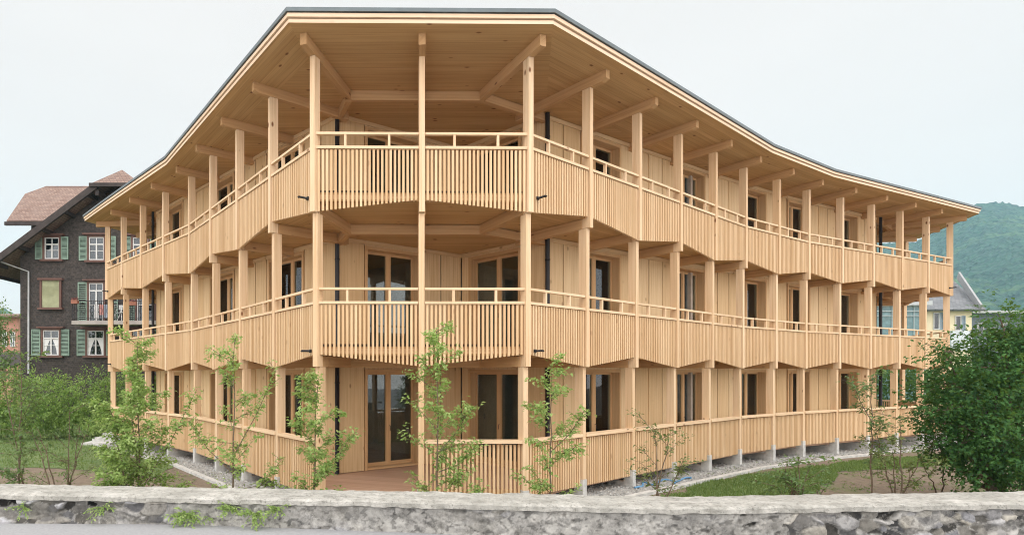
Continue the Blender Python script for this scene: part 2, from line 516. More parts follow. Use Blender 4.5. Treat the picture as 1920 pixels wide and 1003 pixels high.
for lv in (1, 2):
    for i, sgn in ((ring.index(Lp[0]), -1), (ring.index(Rp[0]), 1), (ring.index(Rp[-1]), 1), (ring.index(Lp[-1]), -1)):
        j = i + sgn if i in (ring.index(Lp[0]), ring.index(Rp[0])) else i - sgn
        A, B = Q(lv, i), Q(lv, j); t = (B - A).normalized(); n = V((t.y, -t.x, 0)) * sgn
        if i in (ring.index(Rp[-1]), ring.index(Lp[-1])): n = -n
        mb = MB(); c = A + t * .22
        z = zz(lv - 1 + .135)
        mb.tube([(c - n * .1) + V((0, 0, z)), (c + n * .16) + V((0, 0, z)), (c + n * .17) + V((0, 0, z - .015))], .021, 8)
        mb.box((c.x + n.x * -.02, c.y + n.y * -.02, z), t * .03, n * .012, (0, 0, .03))
        HB(mb, 'rain_spout', BLACK)

# outer walls: upright boards, glazed doors between them
def ray_hit(px, a, b):
    k = (px - PX) / F
    den = (b.x - a.x) - k * (b.y - a.y)
    return (k * a.y - a.x) / den
def runs_from_px(line, spans):
    out = []
    for x0, x1 in spans:
        hits = []
        for x in (x0, x1):
            for s in range(len(line) - 1):
                f = ray_hit(x, line[s], line[s + 1])
                if -1e-6 <= f <= 1 + 1e-6: hits.append((s, f)); break
        out.append(hits)
    return out
ZF = {0: (-.834, .1015), 1: (.163, 1.1015), 2: (1.163, 2.1045)}
door_px = {'R': [(1104, 1150), (1277, 1312), (1398, 1427), (1484, 1506), (1574, 1602)],
           'L': [(316, 336), (407, 425), (522, 549)], 'FL': [(697, 775)], 'FR': [(897, 956)]}
def arc(line, hit):
    s, f = hit; d = sum((line[k + 1] - line[k]).length for k in range(s))
    return d + f * (line[s + 1] - line[s]).length
def make_wall(key, line, lv, spans):
    z0, z1 = zz(ZF[lv][0]) + .002, zz(ZF[lv][1]) - .004
    doors = sorted(sum(arc(line, h) for h in hs) / 2 for hs in spans)
    mb = MB(); base = 0; made = []
    zdoor = z1 - (.24 if lv == 0 else .13)
    for s in range(len(line) - 1):
        a, b = line[s], line[s + 1]; L = (b - a).length; t = (b - a) / L; n = V((t.y, -t.x, 0))
        mine = [d - base for d in doors if base <= d < base + L]
        DW = 1.62 if key in ('FL', 'FR') else 1.56
        cuts = [(max(.05, d - DW / 2), min(L - .05, d + DW / 2)) for d in mine]
        edges = [0.0] + [c for cut in cuts for c in cut] + [L]
        # dark backing sheet split around the openings
        for k in range(0, len(edges), 2):
            p0, p1 = edges[k], edges[k + 1]
            if p1 - p0 < .02: continue
            c = a + t * (p0 + p1) / 2 - n * .085
            mb.box((c.x, c.y, (z0 + z1) / 2), t * (p1 - p0) / 2, n * .05, (0, 0, (z1 - z0) / 2), tone=.5, mat=1)
            nb = max(1, round((p1 - p0) / .56)); w = (p1 - p0) / nb
            for q in range(nb):
                c = a + t * (p0 + (q + .5) * w) - n * .02
                mb.box((c.x, c.y, (z0 + z1) / 2), t * (w / 2 - .017), n * .0145, (0, 0, (z1 - z0) / 2), along=(0, 0, 1))
                if q:
                    c = a + t * (p0 + q * w) - n * .0
                    if random.random() < .3: mb.box((c.x, c.y, (z0 + z1) / 2), t * .022, n * .012, (0, 0, (z1 - z0) / 2), along=(0, 0, 1), tone=.7)
        # board along the ceiling
        c = a + t * L / 2 + n * .012
        mb.box((c.x, c.y, z1 - .05), t * (L / 2 - .01), n * .012, (0, 0, .048), tone=.3)
        for (p0, p1) in cuts:
            c = a + t * (p0 + p1) / 2 - n * .03
            mb.box((c.x, c.y, (zdoor + z1) / 2), t * ((p1 - p0) / 2 - .004), n * .03, (0, 0, (z1 - zdoor) / 2 - .002), along=(0, 0, 1), tone=.4)
            made.append((a, t, n, p0, p1))
        base += L
    HB(mb, 'outer_wall', [W_WALL, DARKGAP])
    for (a, t, n, p0, p1) in made:
        f = MB(); P = lambda s, d, z: V((a.x + t.x * s + n.x * d, a.y + t.y * s + n.y * d, z))
        def bar(s0, s1, za, zb, d0, d1, tone=.3):
            c = P((s0 + s1) / 2, (d0 + d1) / 2, (za + zb) / 2)
            f.box(c, t * (s1 - s0) / 2, n * (d1 - d0) / 2, (0, 0, (zb - za) / 2), tone=tone)
        bar(p0, p0 + .07, z0, zdoor, -.34, .022); bar(p1 - .07, p1, z0, zdoor, -.34, .022)
        bar(p0 + .07, p1 - .07, zdoor - .07, zdoor, -.34, .019); bar(p0 + .07, p1 - .07, z0, z0 + .05, -.34, .019)
        mid = (p0 + p1) / 2
        bar(mid - .042, mid + .042, z0 + .05, zdoor - .07, -.29, -.21)
        for (s0, s1) in ((p0 + .07, mid - .042), (mid + .042, p1 - .07)):
            bar(s0, s0 + .032, z0 + .05, zdoor - .07, -.29, -.22); bar(s1 - .032, s1, z0 + .05, zdoor - .07, -.29, -.22)
            bar(s0 + .032, s1 - .032, zdoor - .13, zdoor - .07, -.29, -.22); bar(s0 + .032, s1 - .032, z0 + .05, z0 + .13, -.29, -.22)
        d = HB(f, 'glazed_door', W_FRAME)
        for (s0, s1) in ((p0 + .102, mid - .074), (mid + .074, p1 - .102)):
            g = MB(); c = P((s0 + s1) / 2, -.255, (z0 + .13 + zdoor - .13) / 2)
            g.box(c, t * (s1 - s0) / 2, n * .006, (0, 0, (zdoor - z0 - .26) / 2))
            HS(g, 'pane', GLASS, d)
        h = MB(); h.tube([P(mid + .02, -.205, z0 + 1.02), P(mid + .02, -.16, z0 + 1.02), P(mid + .02, -.16, z0 + .9)], .009, 6)
        HS(h, 'handle', BLACK, d)
segs = {'R': wallR, 'L': wallL, 'FL': [DL, AP], 'FR': [AP, DR], 'RT': [wallR[-1], APR], 'RB': [APR, DR2], 'BK': [DR2, DL2], 'LB': [DL2, APL], 'LT': [APL, wallL[0]]}
for lv in range(3):
    for key, line in segs.items():
        make_wall(key, line, lv, runs_from_px(line, door_px[key]) if key in door_px else [])
    # rooms behind the glass
    mb = MB()
    z0, z1 = zz(ZF[lv][0]), zz(ZF[lv][1])
    for line in (wallR, wallL):
        for s in range(len(line) - 1):
            a, b = line[s], line[s + 1]; t = (b - a).normalized(); n = V((t.y, -t.x, 0))
            a2, b2 = a - n * 3.4, b - n * 3.4
            c = (a2 + b2) / 2
            mb.box((c.x, c.y, (z0 + z1) / 2), (b2 - a2) / 2, n * .05, (0, 0, (z1 - z0) / 2 - .01))
            for q in range(1, int((b - a).length / 3.2) + 1):
                c = a + t * q * 3.2 - n * 1.75
                mb.box((c.x, c.y, (z0 + z1) / 2), t * .05, n * 1.6, (0, 0, (z1 - z0) / 2 - .012))
    c = AP + V((0, 3.6, 0))
    mb.box((c.x, c.y, (z0 + z1) / 2), (3.2, 0, 0), (0, .05, 0), (0, 0, (z1 - z0) / 2 - .01))
    HB(mb, 'room_wall', CONC_IN)
# rain pipes from roof to ground at the corners of the wall line
for p, back in ((DL, V((-.25, -1, 0))), (DR, V((.3, -1, 0))), (wallR[-1], V((.6, -.6, 0))), (wallL[0], V((-.7, -.6, 0)))):
    mb = MB(); c = p + back.normalized() * .10
    mb.tube([(c.x, c.y, zz(-.83)), (c.x, c.y, zz(2.10))], .052, 12)
    for k in (-.6, -.1, .4, .9, 1.4, 1.9):
        mb.tube([(c.x, c.y, zz(k)), (c.x, c.y, zz(k) + .04)], .06, 12)
    HB(mb, 'rain_pipe', BLACK)
mb = MB()       # white concrete edge where the deck opens to the garden
a, b = Q(0, i0 - 1), Q(0, i0)
mb.abox(a.x + .12, b.x - .08, a.y - .06, a.y + .10, zz(-.90), zz(-.848), tone=.9)
HB(mb, 'door_step', plain('white_concrete', (.74, .73, .70), .8))
mb = MB(); c = AP + (DR - AP) * .12 + V((-.02, -.06, zz(-.43)))
for k in (-.04, .04): mb.box((c.x - .18, c.y, c.z + k * 1.1), (.04, 0, 0), (0, .018, 0), (0, 0, .038))
HB(mb, 'wall_socket', BLACK)

# ------------------------------------------------------------------ ground, street, wall
def groundmat():
    m, nt, b, _ = M('garden_soil')
    tc = N(nt, 'TexCoord').outputs['Object']
    n1 = N(nt, 'TexNoise', i_Scale=.55, i_Detail=7.0, i_Roughness=.7); nt.links.new(tc, n1.inputs[0])
    n2 = N(nt, 'TexNoise', i_Scale=9.0, i_Detail=8.0, i_Roughness=.75); nt.links.new(tc, n2.inputs[0])
    c = mix(nt, ramp(nt, n2.outputs[0], .3, .7), (.14, .105, .075), (.27, .215, .16))
    c = mix(nt, math_(nt, 'MULTIPLY', ramp(nt, n1.outputs[0], .52, .66), .6), c, (.13, .18, .06))
    sp = N(nt, 'SeparateXYZ'); nt.links.new(tc, sp.inputs[0])
    c = mix(nt, ramp(nt, sp.outputs[1], 24, 32), c, (.10, .17, .045))
    nt.links.new(c, b.inputs['Base Color']); b.inputs['Roughness'].default_value = .95
    bump(nt, b, n2.outputs[0], .7, .05); return m
SOIL = groundmat()
def lawnmat():
    m, nt, b, _ = M('lawn_grass')
    tc = N(nt, 'TexCoord').outputs['Object']
    n1 = N(nt, 'TexNoise', i_Scale=1.1, i_Detail=5.0); nt.links.new(tc, n1.inputs[0])
    n2 = N(nt, 'TexNoise', i_Scale=26.0, i_Detail=6.0, i_Roughness=.8); nt.links.new(tc, n2.inputs[0])
    c = mix(nt, ramp(nt, n1.outputs[0], .35, .7), (.13, .205, .065), (.21, .27, .105))
    c = mix(nt, ramp(nt, n2.outputs[0], .25, .75), mix(nt, .5, c, (.05, .10, .02)), c)
    nt.links.new(c, b.inputs['Base Color']); b.inputs['Roughness'].default_value = .9
    bump(nt, b, n2.outputs[0], .8, .04); return m
LAWN = lawnmat()
mb = MB()
ys = [-80, 6.3] + [8 + k * 2 for k in range(17)] + [60, 120, 300, 1300]
xs = [-1500, -200, -60, -30, -15, 0, 15, 30, 60, 200, 1500]
for a in range(1, len(ys) - 1):
    for b in range(len(xs) - 1):
        mb.face([(xs[b], ys[a], gz(ys[a])), (xs[b + 1], ys[a], gz(ys[a])), (xs[b + 1], ys[a + 1], gz(ys[a + 1])), (xs[b], ys[a + 1], gz(ys[a + 1]))])
struct(mb.build('ground', SOIL))
def sheet(name, pxpoly, mat, lift, rough=.25):
    pts = [ground_pt(*p) for p in pxpoly]; out = []
    for i in range(len(pts)):
        a, b = pts[i], pts[(i + 1) % len(pts)]
        n = max(2, int((b - a).length / .35))
        for k in range(n):
            p = a.lerp(b, k / n); q = noise.noise_vector(p * 1.4) * rough
            out.append((p.x + q.x, p.y + q.y))
    mb = MB(); vs = [(x, y, gz(y) + lift) for x, y in out]
    mb.face(vs); return struct(mb.build(name, mat)), out
lawnR, polyR = sheet('lawn', [(1215, 940), (1330, 903), (1480, 880), (1620, 862), (1760, 853), (1860, 850), (1800, 872), (1700, 876), (1585, 884), (1540, 915), (1500, 950)], LAWN, .012)
lawnL, polyL = sheet('lawn', [(-150, 812), (60, 808), (180, 806), (196, 832), (240, 856), (330, 874), (290, 893), (150, 880), (-150, 872)], LAWN, .012)

def grass_blades(name, poly, count, mats):
    xs_ = [p[0] for p in poly]; ys_ = [p[1] for p in poly]; mb = MB(); done = 0; tries = 0
    while done < count and tries < count * 6:
        tries += 1
        x, y = random.uniform(min(xs_), max(xs_)), random.uniform(min(ys_), max(ys_))
        c = False
        for i in range(len(poly)):
            (x1, y1), (x2, y2) = poly[i], poly[i - 1]
            if (y1 > y) != (y2 > y) and x < (x2 - x1) * (y - y1) / (y2 - y1) + x1: c = not c
        if not c: continue
        done += 1; h = random.uniform(.03, .085); a = random.uniform(0, 6.28); w = .012
        d = V((math.cos(a), math.sin(a), 0)) * w; o = V((random.uniform(-.03, .03), random.uniform(-.03, .03), h))
        p = V((x, y, gz(y) + .012)); t = random.random()
        mb.face([p - d, p + d, p + o], None, t)
    return tag(mb.build(name, mats), None, None, None, 'stuff')
GRASS = leafmat('grass_blades', (.09, .16, .045), (.22, .30, .11), .3)
grass_blades('grass', polyR, 16000, GRASS)['label'] = 'short lawn grass in front of the right wing'
grass_blades('grass', polyL, 11000, GRASS)['label'] = 'short lawn grass beside the left wing'

def soil_weeds(name, pxpoly, count):
    pts = [ground_pt(*p) for p in pxpoly]; mb = MB()
    xs_ = [p.x for p in pts]; ys_ = [p.y for p in pts]
    for _ in range(count):
        c = V((random.uniform(min(xs_), max(xs_)), random.uniform(min(ys_), max(ys_)), 0))
        if noise.noise(V((c.x * .9, c.y * .9, 3))) < -.05 or random.random() < .3: continue
        c.z = gz(c.y)
        for q in range(random.randint(3, 9)):
            a = random.uniform(0, 6.28); d = V((math.cos(a), math.sin(a), random.uniform(.3, 1.4))).normalized(); L = random.uniform(.03, .09)
            mb.leaf(c + V((random.gauss(0, .04), random.gauss(0, .04), 0)), d, V((0, 0, 1)), L, L * .35, random.random())
    return tag(mb.build(name, GRASS), None, None, None, 'stuff')
soil_weeds('ground_cover', [(1250, 925), (1560, 880), (1920, 860), (2000, 925)], 1500)['label'] = 'scattered weeds on the bare soil in front of the right wing'
soil_weeds('ground_cover', [(-60, 868), (420, 868), (420, 915), (-60, 915)], 900)['label'] = 'scattered weeds on the bare soil in front of the left wing'
# gravel strip and concrete kerb following the piers
GRAV = plain('gravel_bed', (.40, .40, .385), .95, var=.4, scale=40, bumpy=.8)
kerb_l = [offs(i, .48) for i in range(3, i0 + 1)]; kerb_r = [offs(i, .48) for i in range(i0, nP - 2)]
mb = MB()
gi = range(3, nP - 3)
for i in gi:
    a, b, c, d = offs(i, .40), offs(i + 1, .40), ring[i + 1] - nrm[i + 1] * 1.7, ring[i] - nrm[i] * 1.7
    mb.face([(p.x, p.y, gz(p.y) + .02) for p in (a, b, c, d)][::-1])
struct(mb.build('gravel_strip', GRAV))
mb = MB()
for i in gi:
    a, b = offs(i, .45), offs(i + 1, .45)
    d = (b - a).normalized() * .03
    mb.beam((a.x - d.x, a.y - d.y, gz(a.y) + .015), (b.x + d.x, b.y + d.y, gz(b.y) + .015), .13, .10, tone=.8)
tag(mb.build('kerb', CONC), 'pale concrete kerb edging the gravel strip round the timber house', 'kerb')
PEB = plain('pebbles', (.50, .50, .48), .9, var=.3, scale=20, tonevar=.55)
mb = MB()
for k in range(7000):
    i = random.randrange(5, nP - 5)
    s, r = random.random(), random.uniform(-1.3, .36)
    p = offs(i, r).lerp(offs(i + 1, r), s); z = gz(p.y) + .025; q = random.uniform(.018, .045)
    t = random.random(); a = random.uniform(0, 6.28)
    ring_ = [V((p.x + math.cos(a + j * 1.57) * q * random.uniform(.7, 1.2), p.y + math.sin(a + j * 1.57) * q * random.uniform(.7, 1.2), z)) for j in range(4)]
    tp = V((p.x, p.y, z + q * random.uniform(.6, 1)))
    for j in range(4): mb.face([ring_[j], ring_[(j + 1) % 4], tp], None, t)
tag(mb.build('gravel', PEB), 'grey gravel lying under the edge of the timber house', None, None, 'stuff')
# blue hose lying on the gravel
HOSE = plain('blue_hose', (.10, .28, .50), .4)
mb = MB(); pts = []
for k in range(60):
    u = k / 59
    p = ground_pt(1190 + 105 * u + 6 * math.sin(u * 22), 914 - 13 * u + 4 * math.cos(u * 17))
    pts.append((p.x, p.y, p.z + .05 + .01 * math.sin(k)))
mb.tube(pts, .022, 6)
tag(mb.build('garden_hose', HOSE), 'light blue garden hose lying on the gravel by the kerb', 'hose')
# concrete steps at the left end
sx = empty('garden_steps', (0, 0, 0), 'small flight of pale concrete steps at the left end of the timber house', 'steps')
for k in range(4):
    p = ground_pt(182 + k * 14, 832 - k * 1)
    mb = MB(); mb.abox(p.x - .35, p.x + .75, p.y - .5 + k * .22, p.y + .9, p.z - .1, p.z + .10 + k * .15, tone=.7)
    mb.build('step', CONC, sx)

# road
ASPH = plain('asphalt', (.30, .305, .315), .9, var=.10, scale=30, bumpy=.25)
ZR = CZ - 1.87
mb = MB(); mb.face([(-60, -40, ZR), (-2, -40, ZR), (-2, 6.75, ZR), (-60, 7.9, ZR)]); mb.face([(-2, -40, ZR), (60, -40, ZR - .7), (60, 6.6, ZR - .7), (-2, 6.75, ZR)])
struct(mb.build('road', ASPH))

# low street wall: rubble at both ends, smeared with mortar in the middle
def wallmat():
    m, nt, b, _ = M('rubble_and_mortar')
    tc = N(nt, 'TexCoord').outputs['Object']
    a = N(nt, 'Attribute', attribute_name='stone').outputs['Color']
    n = N(nt, 'TexNoise', i_Scale=9.0, i_Detail=8.0, i_Roughness=.75); nt.links.new(tc, n.inputs[0])
    n2 = N(nt, 'TexNoise', i_Scale=1.7, i_Detail=6.0, i_Roughness=.7); nt.links.new(tc, n2.inputs[0])
    c = mix(nt, .85, a, ramp(nt, n.outputs[0], .24, .56), 'MULTIPLY')
    c = mix(nt, math_(nt, 'MULTIPLY', ramp(nt, n2.outputs[0], .52, .62), .5), c, (.12, .115, .10))
    n3 = N(nt, 'TexNoise', i_Scale=4.0, i_Detail=6.0, i_Roughness=.7); nt.links.new(tc, n3.inputs[0])
    c = mix(nt, math_(nt, 'MULTIPLY', ramp(nt, n3.outputs[0], .58, .70), .55), c, (.50, .49, .45))
    nt.links.new(c, b.inputs['Base Color']); b.inputs['Roughness'].default_value = .95
    bump(nt, b, n.outputs[0], .7, .03); return m
def copemat():
    m, nt, b, _ = M('weathered_coping')
    tc = N(nt, 'TexCoord').outputs['Object']
    n = N(nt, 'TexNoise', i_Scale=5.0, i_Detail=10.0, i_Roughness=.8); nt.links.new(mapped(nt, tc, (1, 1.3, 1)), n.inputs[0])
    n2 = N(nt, 'TexNoise', i_Scale=1.1, i_Detail=6.0, i_Roughness=.7); nt.links.new(tc, n2.inputs[0])
    n3 = N(nt, 'TexNoise', i_Scale=22.0, i_Detail=6.0, i_Roughness=.8); nt.links.new(tc, n3.inputs[0])
    mp = N(nt, 'Mapping'); mp.inputs['Rotation'].default_value = (0, 0, R(35)); mp.inputs['Scale'].default_value = (1.2, 9, 1); nt.links.new(tc, mp.inputs[0])
    n4 = N(nt, 'TexNoise', i_Scale=1.0, i_Detail=5.0, i_Distortion=.6); nt.links.new(mp.outputs[0], n4.inputs[0])
    c = mix(nt, ramp(nt, n.outputs[0], .36, .62), (.25, .245, .22), (.58, .57, .53))
    c = mix(nt, math_(nt, 'MULTIPLY', ramp(nt, n2.outputs[0], .42, .62), .55), c, (.30, .295, .265))
    c = mix(nt, math_(nt, 'MULTIPLY', ramp(nt, n4.outputs[0], .55, .68), .5), c, (.58, .57, .54))
    c = mix(nt, math_(nt, 'MULTIPLY', ramp(nt, n3.outputs[0], .54, .64), .7), c, (.09, .09, .075))
    nt.links.new(c, b.inputs['Base Color']); b.inputs['Roughness'].default_value = .95
    bump(nt, b, n.outputs[0], .8, .05); return m
ZC = CZ - 1.52
back = [(-14, 8.3), (-5.19, 7.5), (-.10, 7.07), (3.46, 6.72), (8.17, 7.02), (16, 7.9)]
WID = .56
def wall_at(s):
    return s
def wline(o):   # polyline shifted o towards the street, resampled
    P = [V((x, y, 0)) for x, y in back]; out = []
    for i in range(len(P) - 1):
        n = max(1, int((P[i + 1] - P[i]).length / .014))
        for k in range(n): out.append(P[i].lerp(P[i + 1], k / n))
    out.append(P[-1])
    # soften the bends
    sm = []
    W = 40
    cx = [0]; cy = [0]
    for p in out: cx.append(cx[-1] + p.x); cy.append(cy[-1] + p.y)
    for i in range(len(out)):
        w = min(W, i, len(out) - 1 - i)
        sm.append(V(((cx[i + w + 1] - cx[i - w]) / (2 * w + 1), (cy[i + w + 1] - cy[i - w]) / (2 * w + 1), 0)))
    res = []
    for i, p in enumerate(sm):
        d = sm[min(i + 1, len(sm) - 1)] - sm[max(i - 1, 0)]
        d.normalize(); res.append((p + V((d.y, -d.x, 0)) * o, V((d.y, -d.x, 0))))
    return res
wl = wline(WID - .05)
wl = [w for w in wl if -9.5 < w[0].x < 13]
nz = 40; zb, zt = ZR - .30, ZC - .075
mb = MB(); cols = []; grid = []
s = 0
for i, (p, n) in enumerate(wl):
    if i: s += (p - wl[i - 1][0]).length
    px = PX + p.x / p.y * F
    rub = max(0.0, min(1, (430 - px) / 110), min(1, (px - 1330) / 220))
    for k in range(nz + 1):
        z = zb + (zt - zb) * k / nz
        wv = noise.noise_vector(V((s * 2.6, z * 4, 1.3))) * .5 + noise.noise_vector(V((s * 7, z * 9, 3.3))) * .22
        big = noise.noise(V((s * .8, z * 1.5, 8.8))) > .02
        q = V((s * (4.0 if big else 6.8) + wv.x, z * (7.5 if big else 11.5) + wv.y + .35 * math.sin(s * 1.7), .5 if big else 7.5))
        ds, ps = noise.voronoi(q)
        e = min(1, max(0, (ds[1] - ds[0]) / .22))
        dome = 1 - (1 - e) ** 3
        rnd = noise.cell(ps[0] * 7.31)
        blend = noise.fractal(V((s * 1.6, z * 4, 4)), 1, 2, 4) * .8 + .5
        keep = 1.0 if rub >= 1 else (0.12 if rub <= 0 else (1.0 if blend < rub else .12))
        if rub <= 0 and noise.noise(V((s * .9, z * 2.4, 21))) > .26: keep = .55
        flush = 1.0 if noise.noise(V((s * 1.3, z * 2.2, 31))) > .12 else 0.0       # places where mortar was smeared over the stones
        lump = noise.fractal(V((s * 6, z * 7, 9)), 1, 2, 6) * .017
        hgt = keep * ((dome * (.03 + .035 * rnd) - .012) * (1 - .6 * flush)) + (1 - keep) * .016 + lump
        crack = noise.noise(V((s * 2.1, z * 6.5, 2.2))) + .3 * noise.noise(V((s * 9, z * 14, 5)))
        if keep < .5 and abs(crack) < .04 and noise.noise(V((s * .7, z, 13))) > -.1: hgt -= .03 * (1 - abs(crack) / .04)
        if k == nz: hgt = min(hgt, .0)
        c = p + n * hgt
        mb.v.append((c.x, c.y, z))
        g = .27 + .27 * rnd
        tint = noise.cell(ps[0] * 3.17)
        st = (g * (1.0 + .06 * tint), g * (.985 + .02 * tint), g * (.955 - .09 * tint))
        pit = noise.fractal(V((s * 11, z * 13, 17)), 1, 2, 5)
        m0 = .40 + .16 * noise.fractal(V((s * 2.2, z * 4, 6)), 1, 2, 5) - (.20 if pit > .32 else 0)
        mo = (m0, m0 * .985, m0 * .93)
        f = keep * (1 if e > .3 else e / .3 * .7) * (1 - .45 * flush)
        cols += [mo[0] * (1 - f) + st[0] * f, mo[1] * (1 - f) + st[1] * f, mo[2] * (1 - f) + st[2] * f, 1.0]
for i in range(len(wl) - 1):
    for k in range(nz):
        a = i * (nz + 1) + k; b = a + nz + 1
        mb.f.append((a, b, b + 1, a + 1)); mb.uv += [(0, 0)] * 4; mb.t.append(.5); mb.m.append(0); mb.sm.append(True)
RUB = wallmat()
for (p, n), (p2, n2) in zip(wl[:-1:60], wl[60::60]):      # body of the wall behind its face
    a, b, c, d = p - n * .06, p2 - n2 * .06, p2 - n2 * (WID - .08), p - n * (WID - .08)
    mb.hexa([(v_.x, v_.y, zz_) for zz_ in (gz(7) - .3, zt - .002) for v_ in (a, b, c, d)], (1, 0, 0), .5)
cols += [.3, .29, .27, 1.0] * (len(mb.v) - len(cols) // 4)
wall = mb.build('street_wall', RUB)
ca = wall.data.color_attributes.new('stone', 'FLOAT_COLOR', 'POINT'); ca.data.foreach_set('color', cols)
tag(wall, 'low old rubble and mortar wall with pale coping along the street', 'wall')
# coping stones
COPE = copemat()
wf = [w for w in wline(WID) if -9.5 < w[0].x < 13]; wb = [w for w in wline(0) if -9.5 < w[0].x < 13]
m_ = min(len(wf), len(wb)); i = 0
while i < m_ - 2:
    n_ = int(random.uniform(2.2, 4.6) / .014); j = min(m_ - 1, i + n_)
    if m_ - j < 60: j = m_ - 1
    mb = MB(); hz = 0; rows = []
    idx = list(range(i, j - 1, 3)) + [j - 1]
    for a in idx:
        f_, b_ = wf[a][0], wb[a][0]; nn = wf[a][1]; row = []
        e1 = noise.fractal(V((f_.x * 3, 1, 7)), 1, 2, 4) * .014; e2 = noise.fractal(V((f_.x * 5, 5, 3)), 1, 2, 4) * .012
        ends = .0015 if a in (idx[0], idx[-1]) else 0
        for d, z in ((0.0, -.09), (0.0, -.02), (.02, 0), (.2, .004), (.4, .002), (WID - .03, -.004), (WID - .003, -.025), (WID, -.075 + e2), (WID - .05, -.092)):
            u_ = d / WID; c = b_.lerp(f_, u_) + nn * (e1 * u_)
            zl = noise.fractal(V((c.x * 5, c.y * 5, 2)), 1, 2, 6) * .014
            row.append(V((c.x, c.y, ZC + z + hz + zl - ends)))
        rows.append(row)
    for r0, r1 in zip(rows, rows[1:]):
        for k in range(len(r0) - 1): mb.face([r0[k], r0[k + 1], r1[k + 1], r1[k]][::-1], None, .5, 0)
    mb.face(rows[0]); mb.face(rows[-1][::-1])
    mb.build('coping', COPE, wall)
    i = j - 1 if j < m_ - 1 else j

# ------------------------------------------------------------------ plants
YOUNG = leafmat('young_hornbeam_leaves', (.24, .39, .105), (.50, .62, .26), .5)
YOUNG2 = leafmat('darker_young_leaves', (.08, .155, .06), (.20, .29, .12), .35)
DARKL = leafmat('dark_tree_leaves', (.012, .052, .019), (.070, .19, .05), .3)
HEDGEL = leafmat('hedge_leaves', (.13, .25, .06), (.37, .50, .16), .35)
SPARSE = leafmat('thin_shrub_leaves', (.10, .15, .05), (.24, .27, .12), .3)
BARK = plain('young_bark', (.17, .125, .085), .9, var=.3, scale=30)

def rv(s=1.0): return V((random.gauss(0, s), random.gauss(0, s), random.gauss(0, s)))
def hornbeam(base, top_z, label, stems=1, spread=.45, dense=1.0, mat=YOUNG, leafsize=.075, name='young_tree', group='young trees planted along the wall', lean=0.0, low=.15, cat='tree', taper=.8, extra=()):
    root = empty(name, base, label, cat, group)
    tk = MB(); fo = MB()
    hgt = top_z - base.z
    def leaves_along(a, b, n, size):
        d = (b - a).normalized()
        for k in range(n):
            u = random.random(); p = a.lerp(b, u) + rv(.035)
            ld = (d * .5 + V((random.gauss(0, .8), random.gauss(0, .8), random.gauss(-.2, .25)))).normalized()
            nn = (V((0, 0, 1)) + rv(.45)).normalized()
            L = size * random.uniform(.7, 1.25)
            fo.leaf(p, ld, nn, L, L * .52, random.random())
    for sN in range(stems):
        st = base + V((random.uniform(-.1, .1) * (stems > 1), random.uniform(-.1, .1) * (stems > 1), -.1))
        hh = hgt * (1 if sN == 0 else random.uniform(.6, .9))
        lx = lean + (random.uniform(-.5, .5) if sN else random.uniform(-.06, .06))
        P = [st + V((lx * (k / 10) ** 1.2 + random.gauss(0, .012), random.gauss(0, .015), hh * k / 10 + .1 * (k > 0))) for k in range(11)]
        rr = [.015 * (1 - .085 * k) + .002 for k in range(11)]
        tk.tube(P, rr, 7)
        nb = int(25 * dense * hh / 3)
        for b in range(nb):
            u = low + (1 - low) * (b + random.random()) / nb
            k = min(9, int(u * 10)); p = P[k].lerp(P[k + 1], u * 10 - k)
            L = spread * (1 - taper * u) * random.uniform(.55, 1.5) + .10
            a = random.uniform(0, 6.28); el = random.uniform(.15, .9)
            d = V((math.cos(a) * math.cos(el), math.sin(a) * math.cos(el), math.sin(el)))
            e = p + d * L; e2 = e + (d + V((0, 0, -.35))).normalized() * L * .35
            tk.tube([p, e, e2], [.0055, .003, .0015], 4)
            leaves_along(p, e, int(34 * dense * L / .4), leafsize); leaves_along(e, e2, int(22 * dense), leafsize)
            for q in range(2):
                o = p.lerp(e, random.uniform(.3, .9)); f2 = o + (d + rv(.6)).normalized() * L * .45
                tk.tube([o, f2], [.004, .002], 4); leaves_along(o, f2, int(16 * dense), leafsize)
        leaves_along(P[8], P[10], int(60 * dense), leafsize)
    for (dz0, dx1, dz1) in extra:        # single long side stems
        p = base + V((0, 0, dz0)); e = base + V((dx1, random.uniform(-.2, .2), dz1)); m = p.lerp(e, .55) + V((0, 0, -.08))
        tk.tube([p, m, e], [.009, .006, .003], 5)
        leaves_along(p.lerp(m, .5), m, int(34 * dense), leafsize); leaves_along(m, e, int(90 * dense), leafsize)
        for q in range(7):
            o = m.lerp(e, random.random()); f2 = o + (V((random.uniform(-1, 1), random.uniform(-1, 1), .5))).normalized() * .2
            tk.tube([o, f2], [.004, .002], 4); leaves_along(o, f2, int(14 * dense), leafsize)
    tk.build('trunk', BARK, root); fo.build('foliage', mat, root)
    return root
def gb(px, y): return V(((px - PX) / F * y, y, gz(y)))
def zpx(py, y): return CZ + (PY - py) / F * y
hornbeam(gb(262, 8.9), zpx(640, 8.9), 'densest young tree, in front of the left wing, leafy right down to the coping', 3, .42, 1.15, low=.08, taper=.66, extra=((.6, .95, 2.25), (.4, -.55, 1.2)))
hornbeam(gb(436, 8.6), zpx(640, 8.6), 'open young tree with one long side stem rising to the right, before the left wing', 1, .42, .75, low=.12, taper=.6, extra=((1.2, .68, 2.55), (.95, -.75, 1.75), (.4, .75, 1.15)))
hornbeam(gb(588, 8.5), zpx(708, 8.5), 'narrow young tree in front of the left corner post by the deck opening', 1, .32, 1.15, low=.08, taper=.6, extra=((.75, .55, 1.5),))
hornbeam(gb(822, 8.4), zpx(615, 8.4), 'tallest young tree, in front of the middle post of the prow', 1, .46, 1.0, low=.08, taper=.62, extra=((1.0, .55, 1.35), (1.3, .5, 2.0), (.3, .62, .75)))
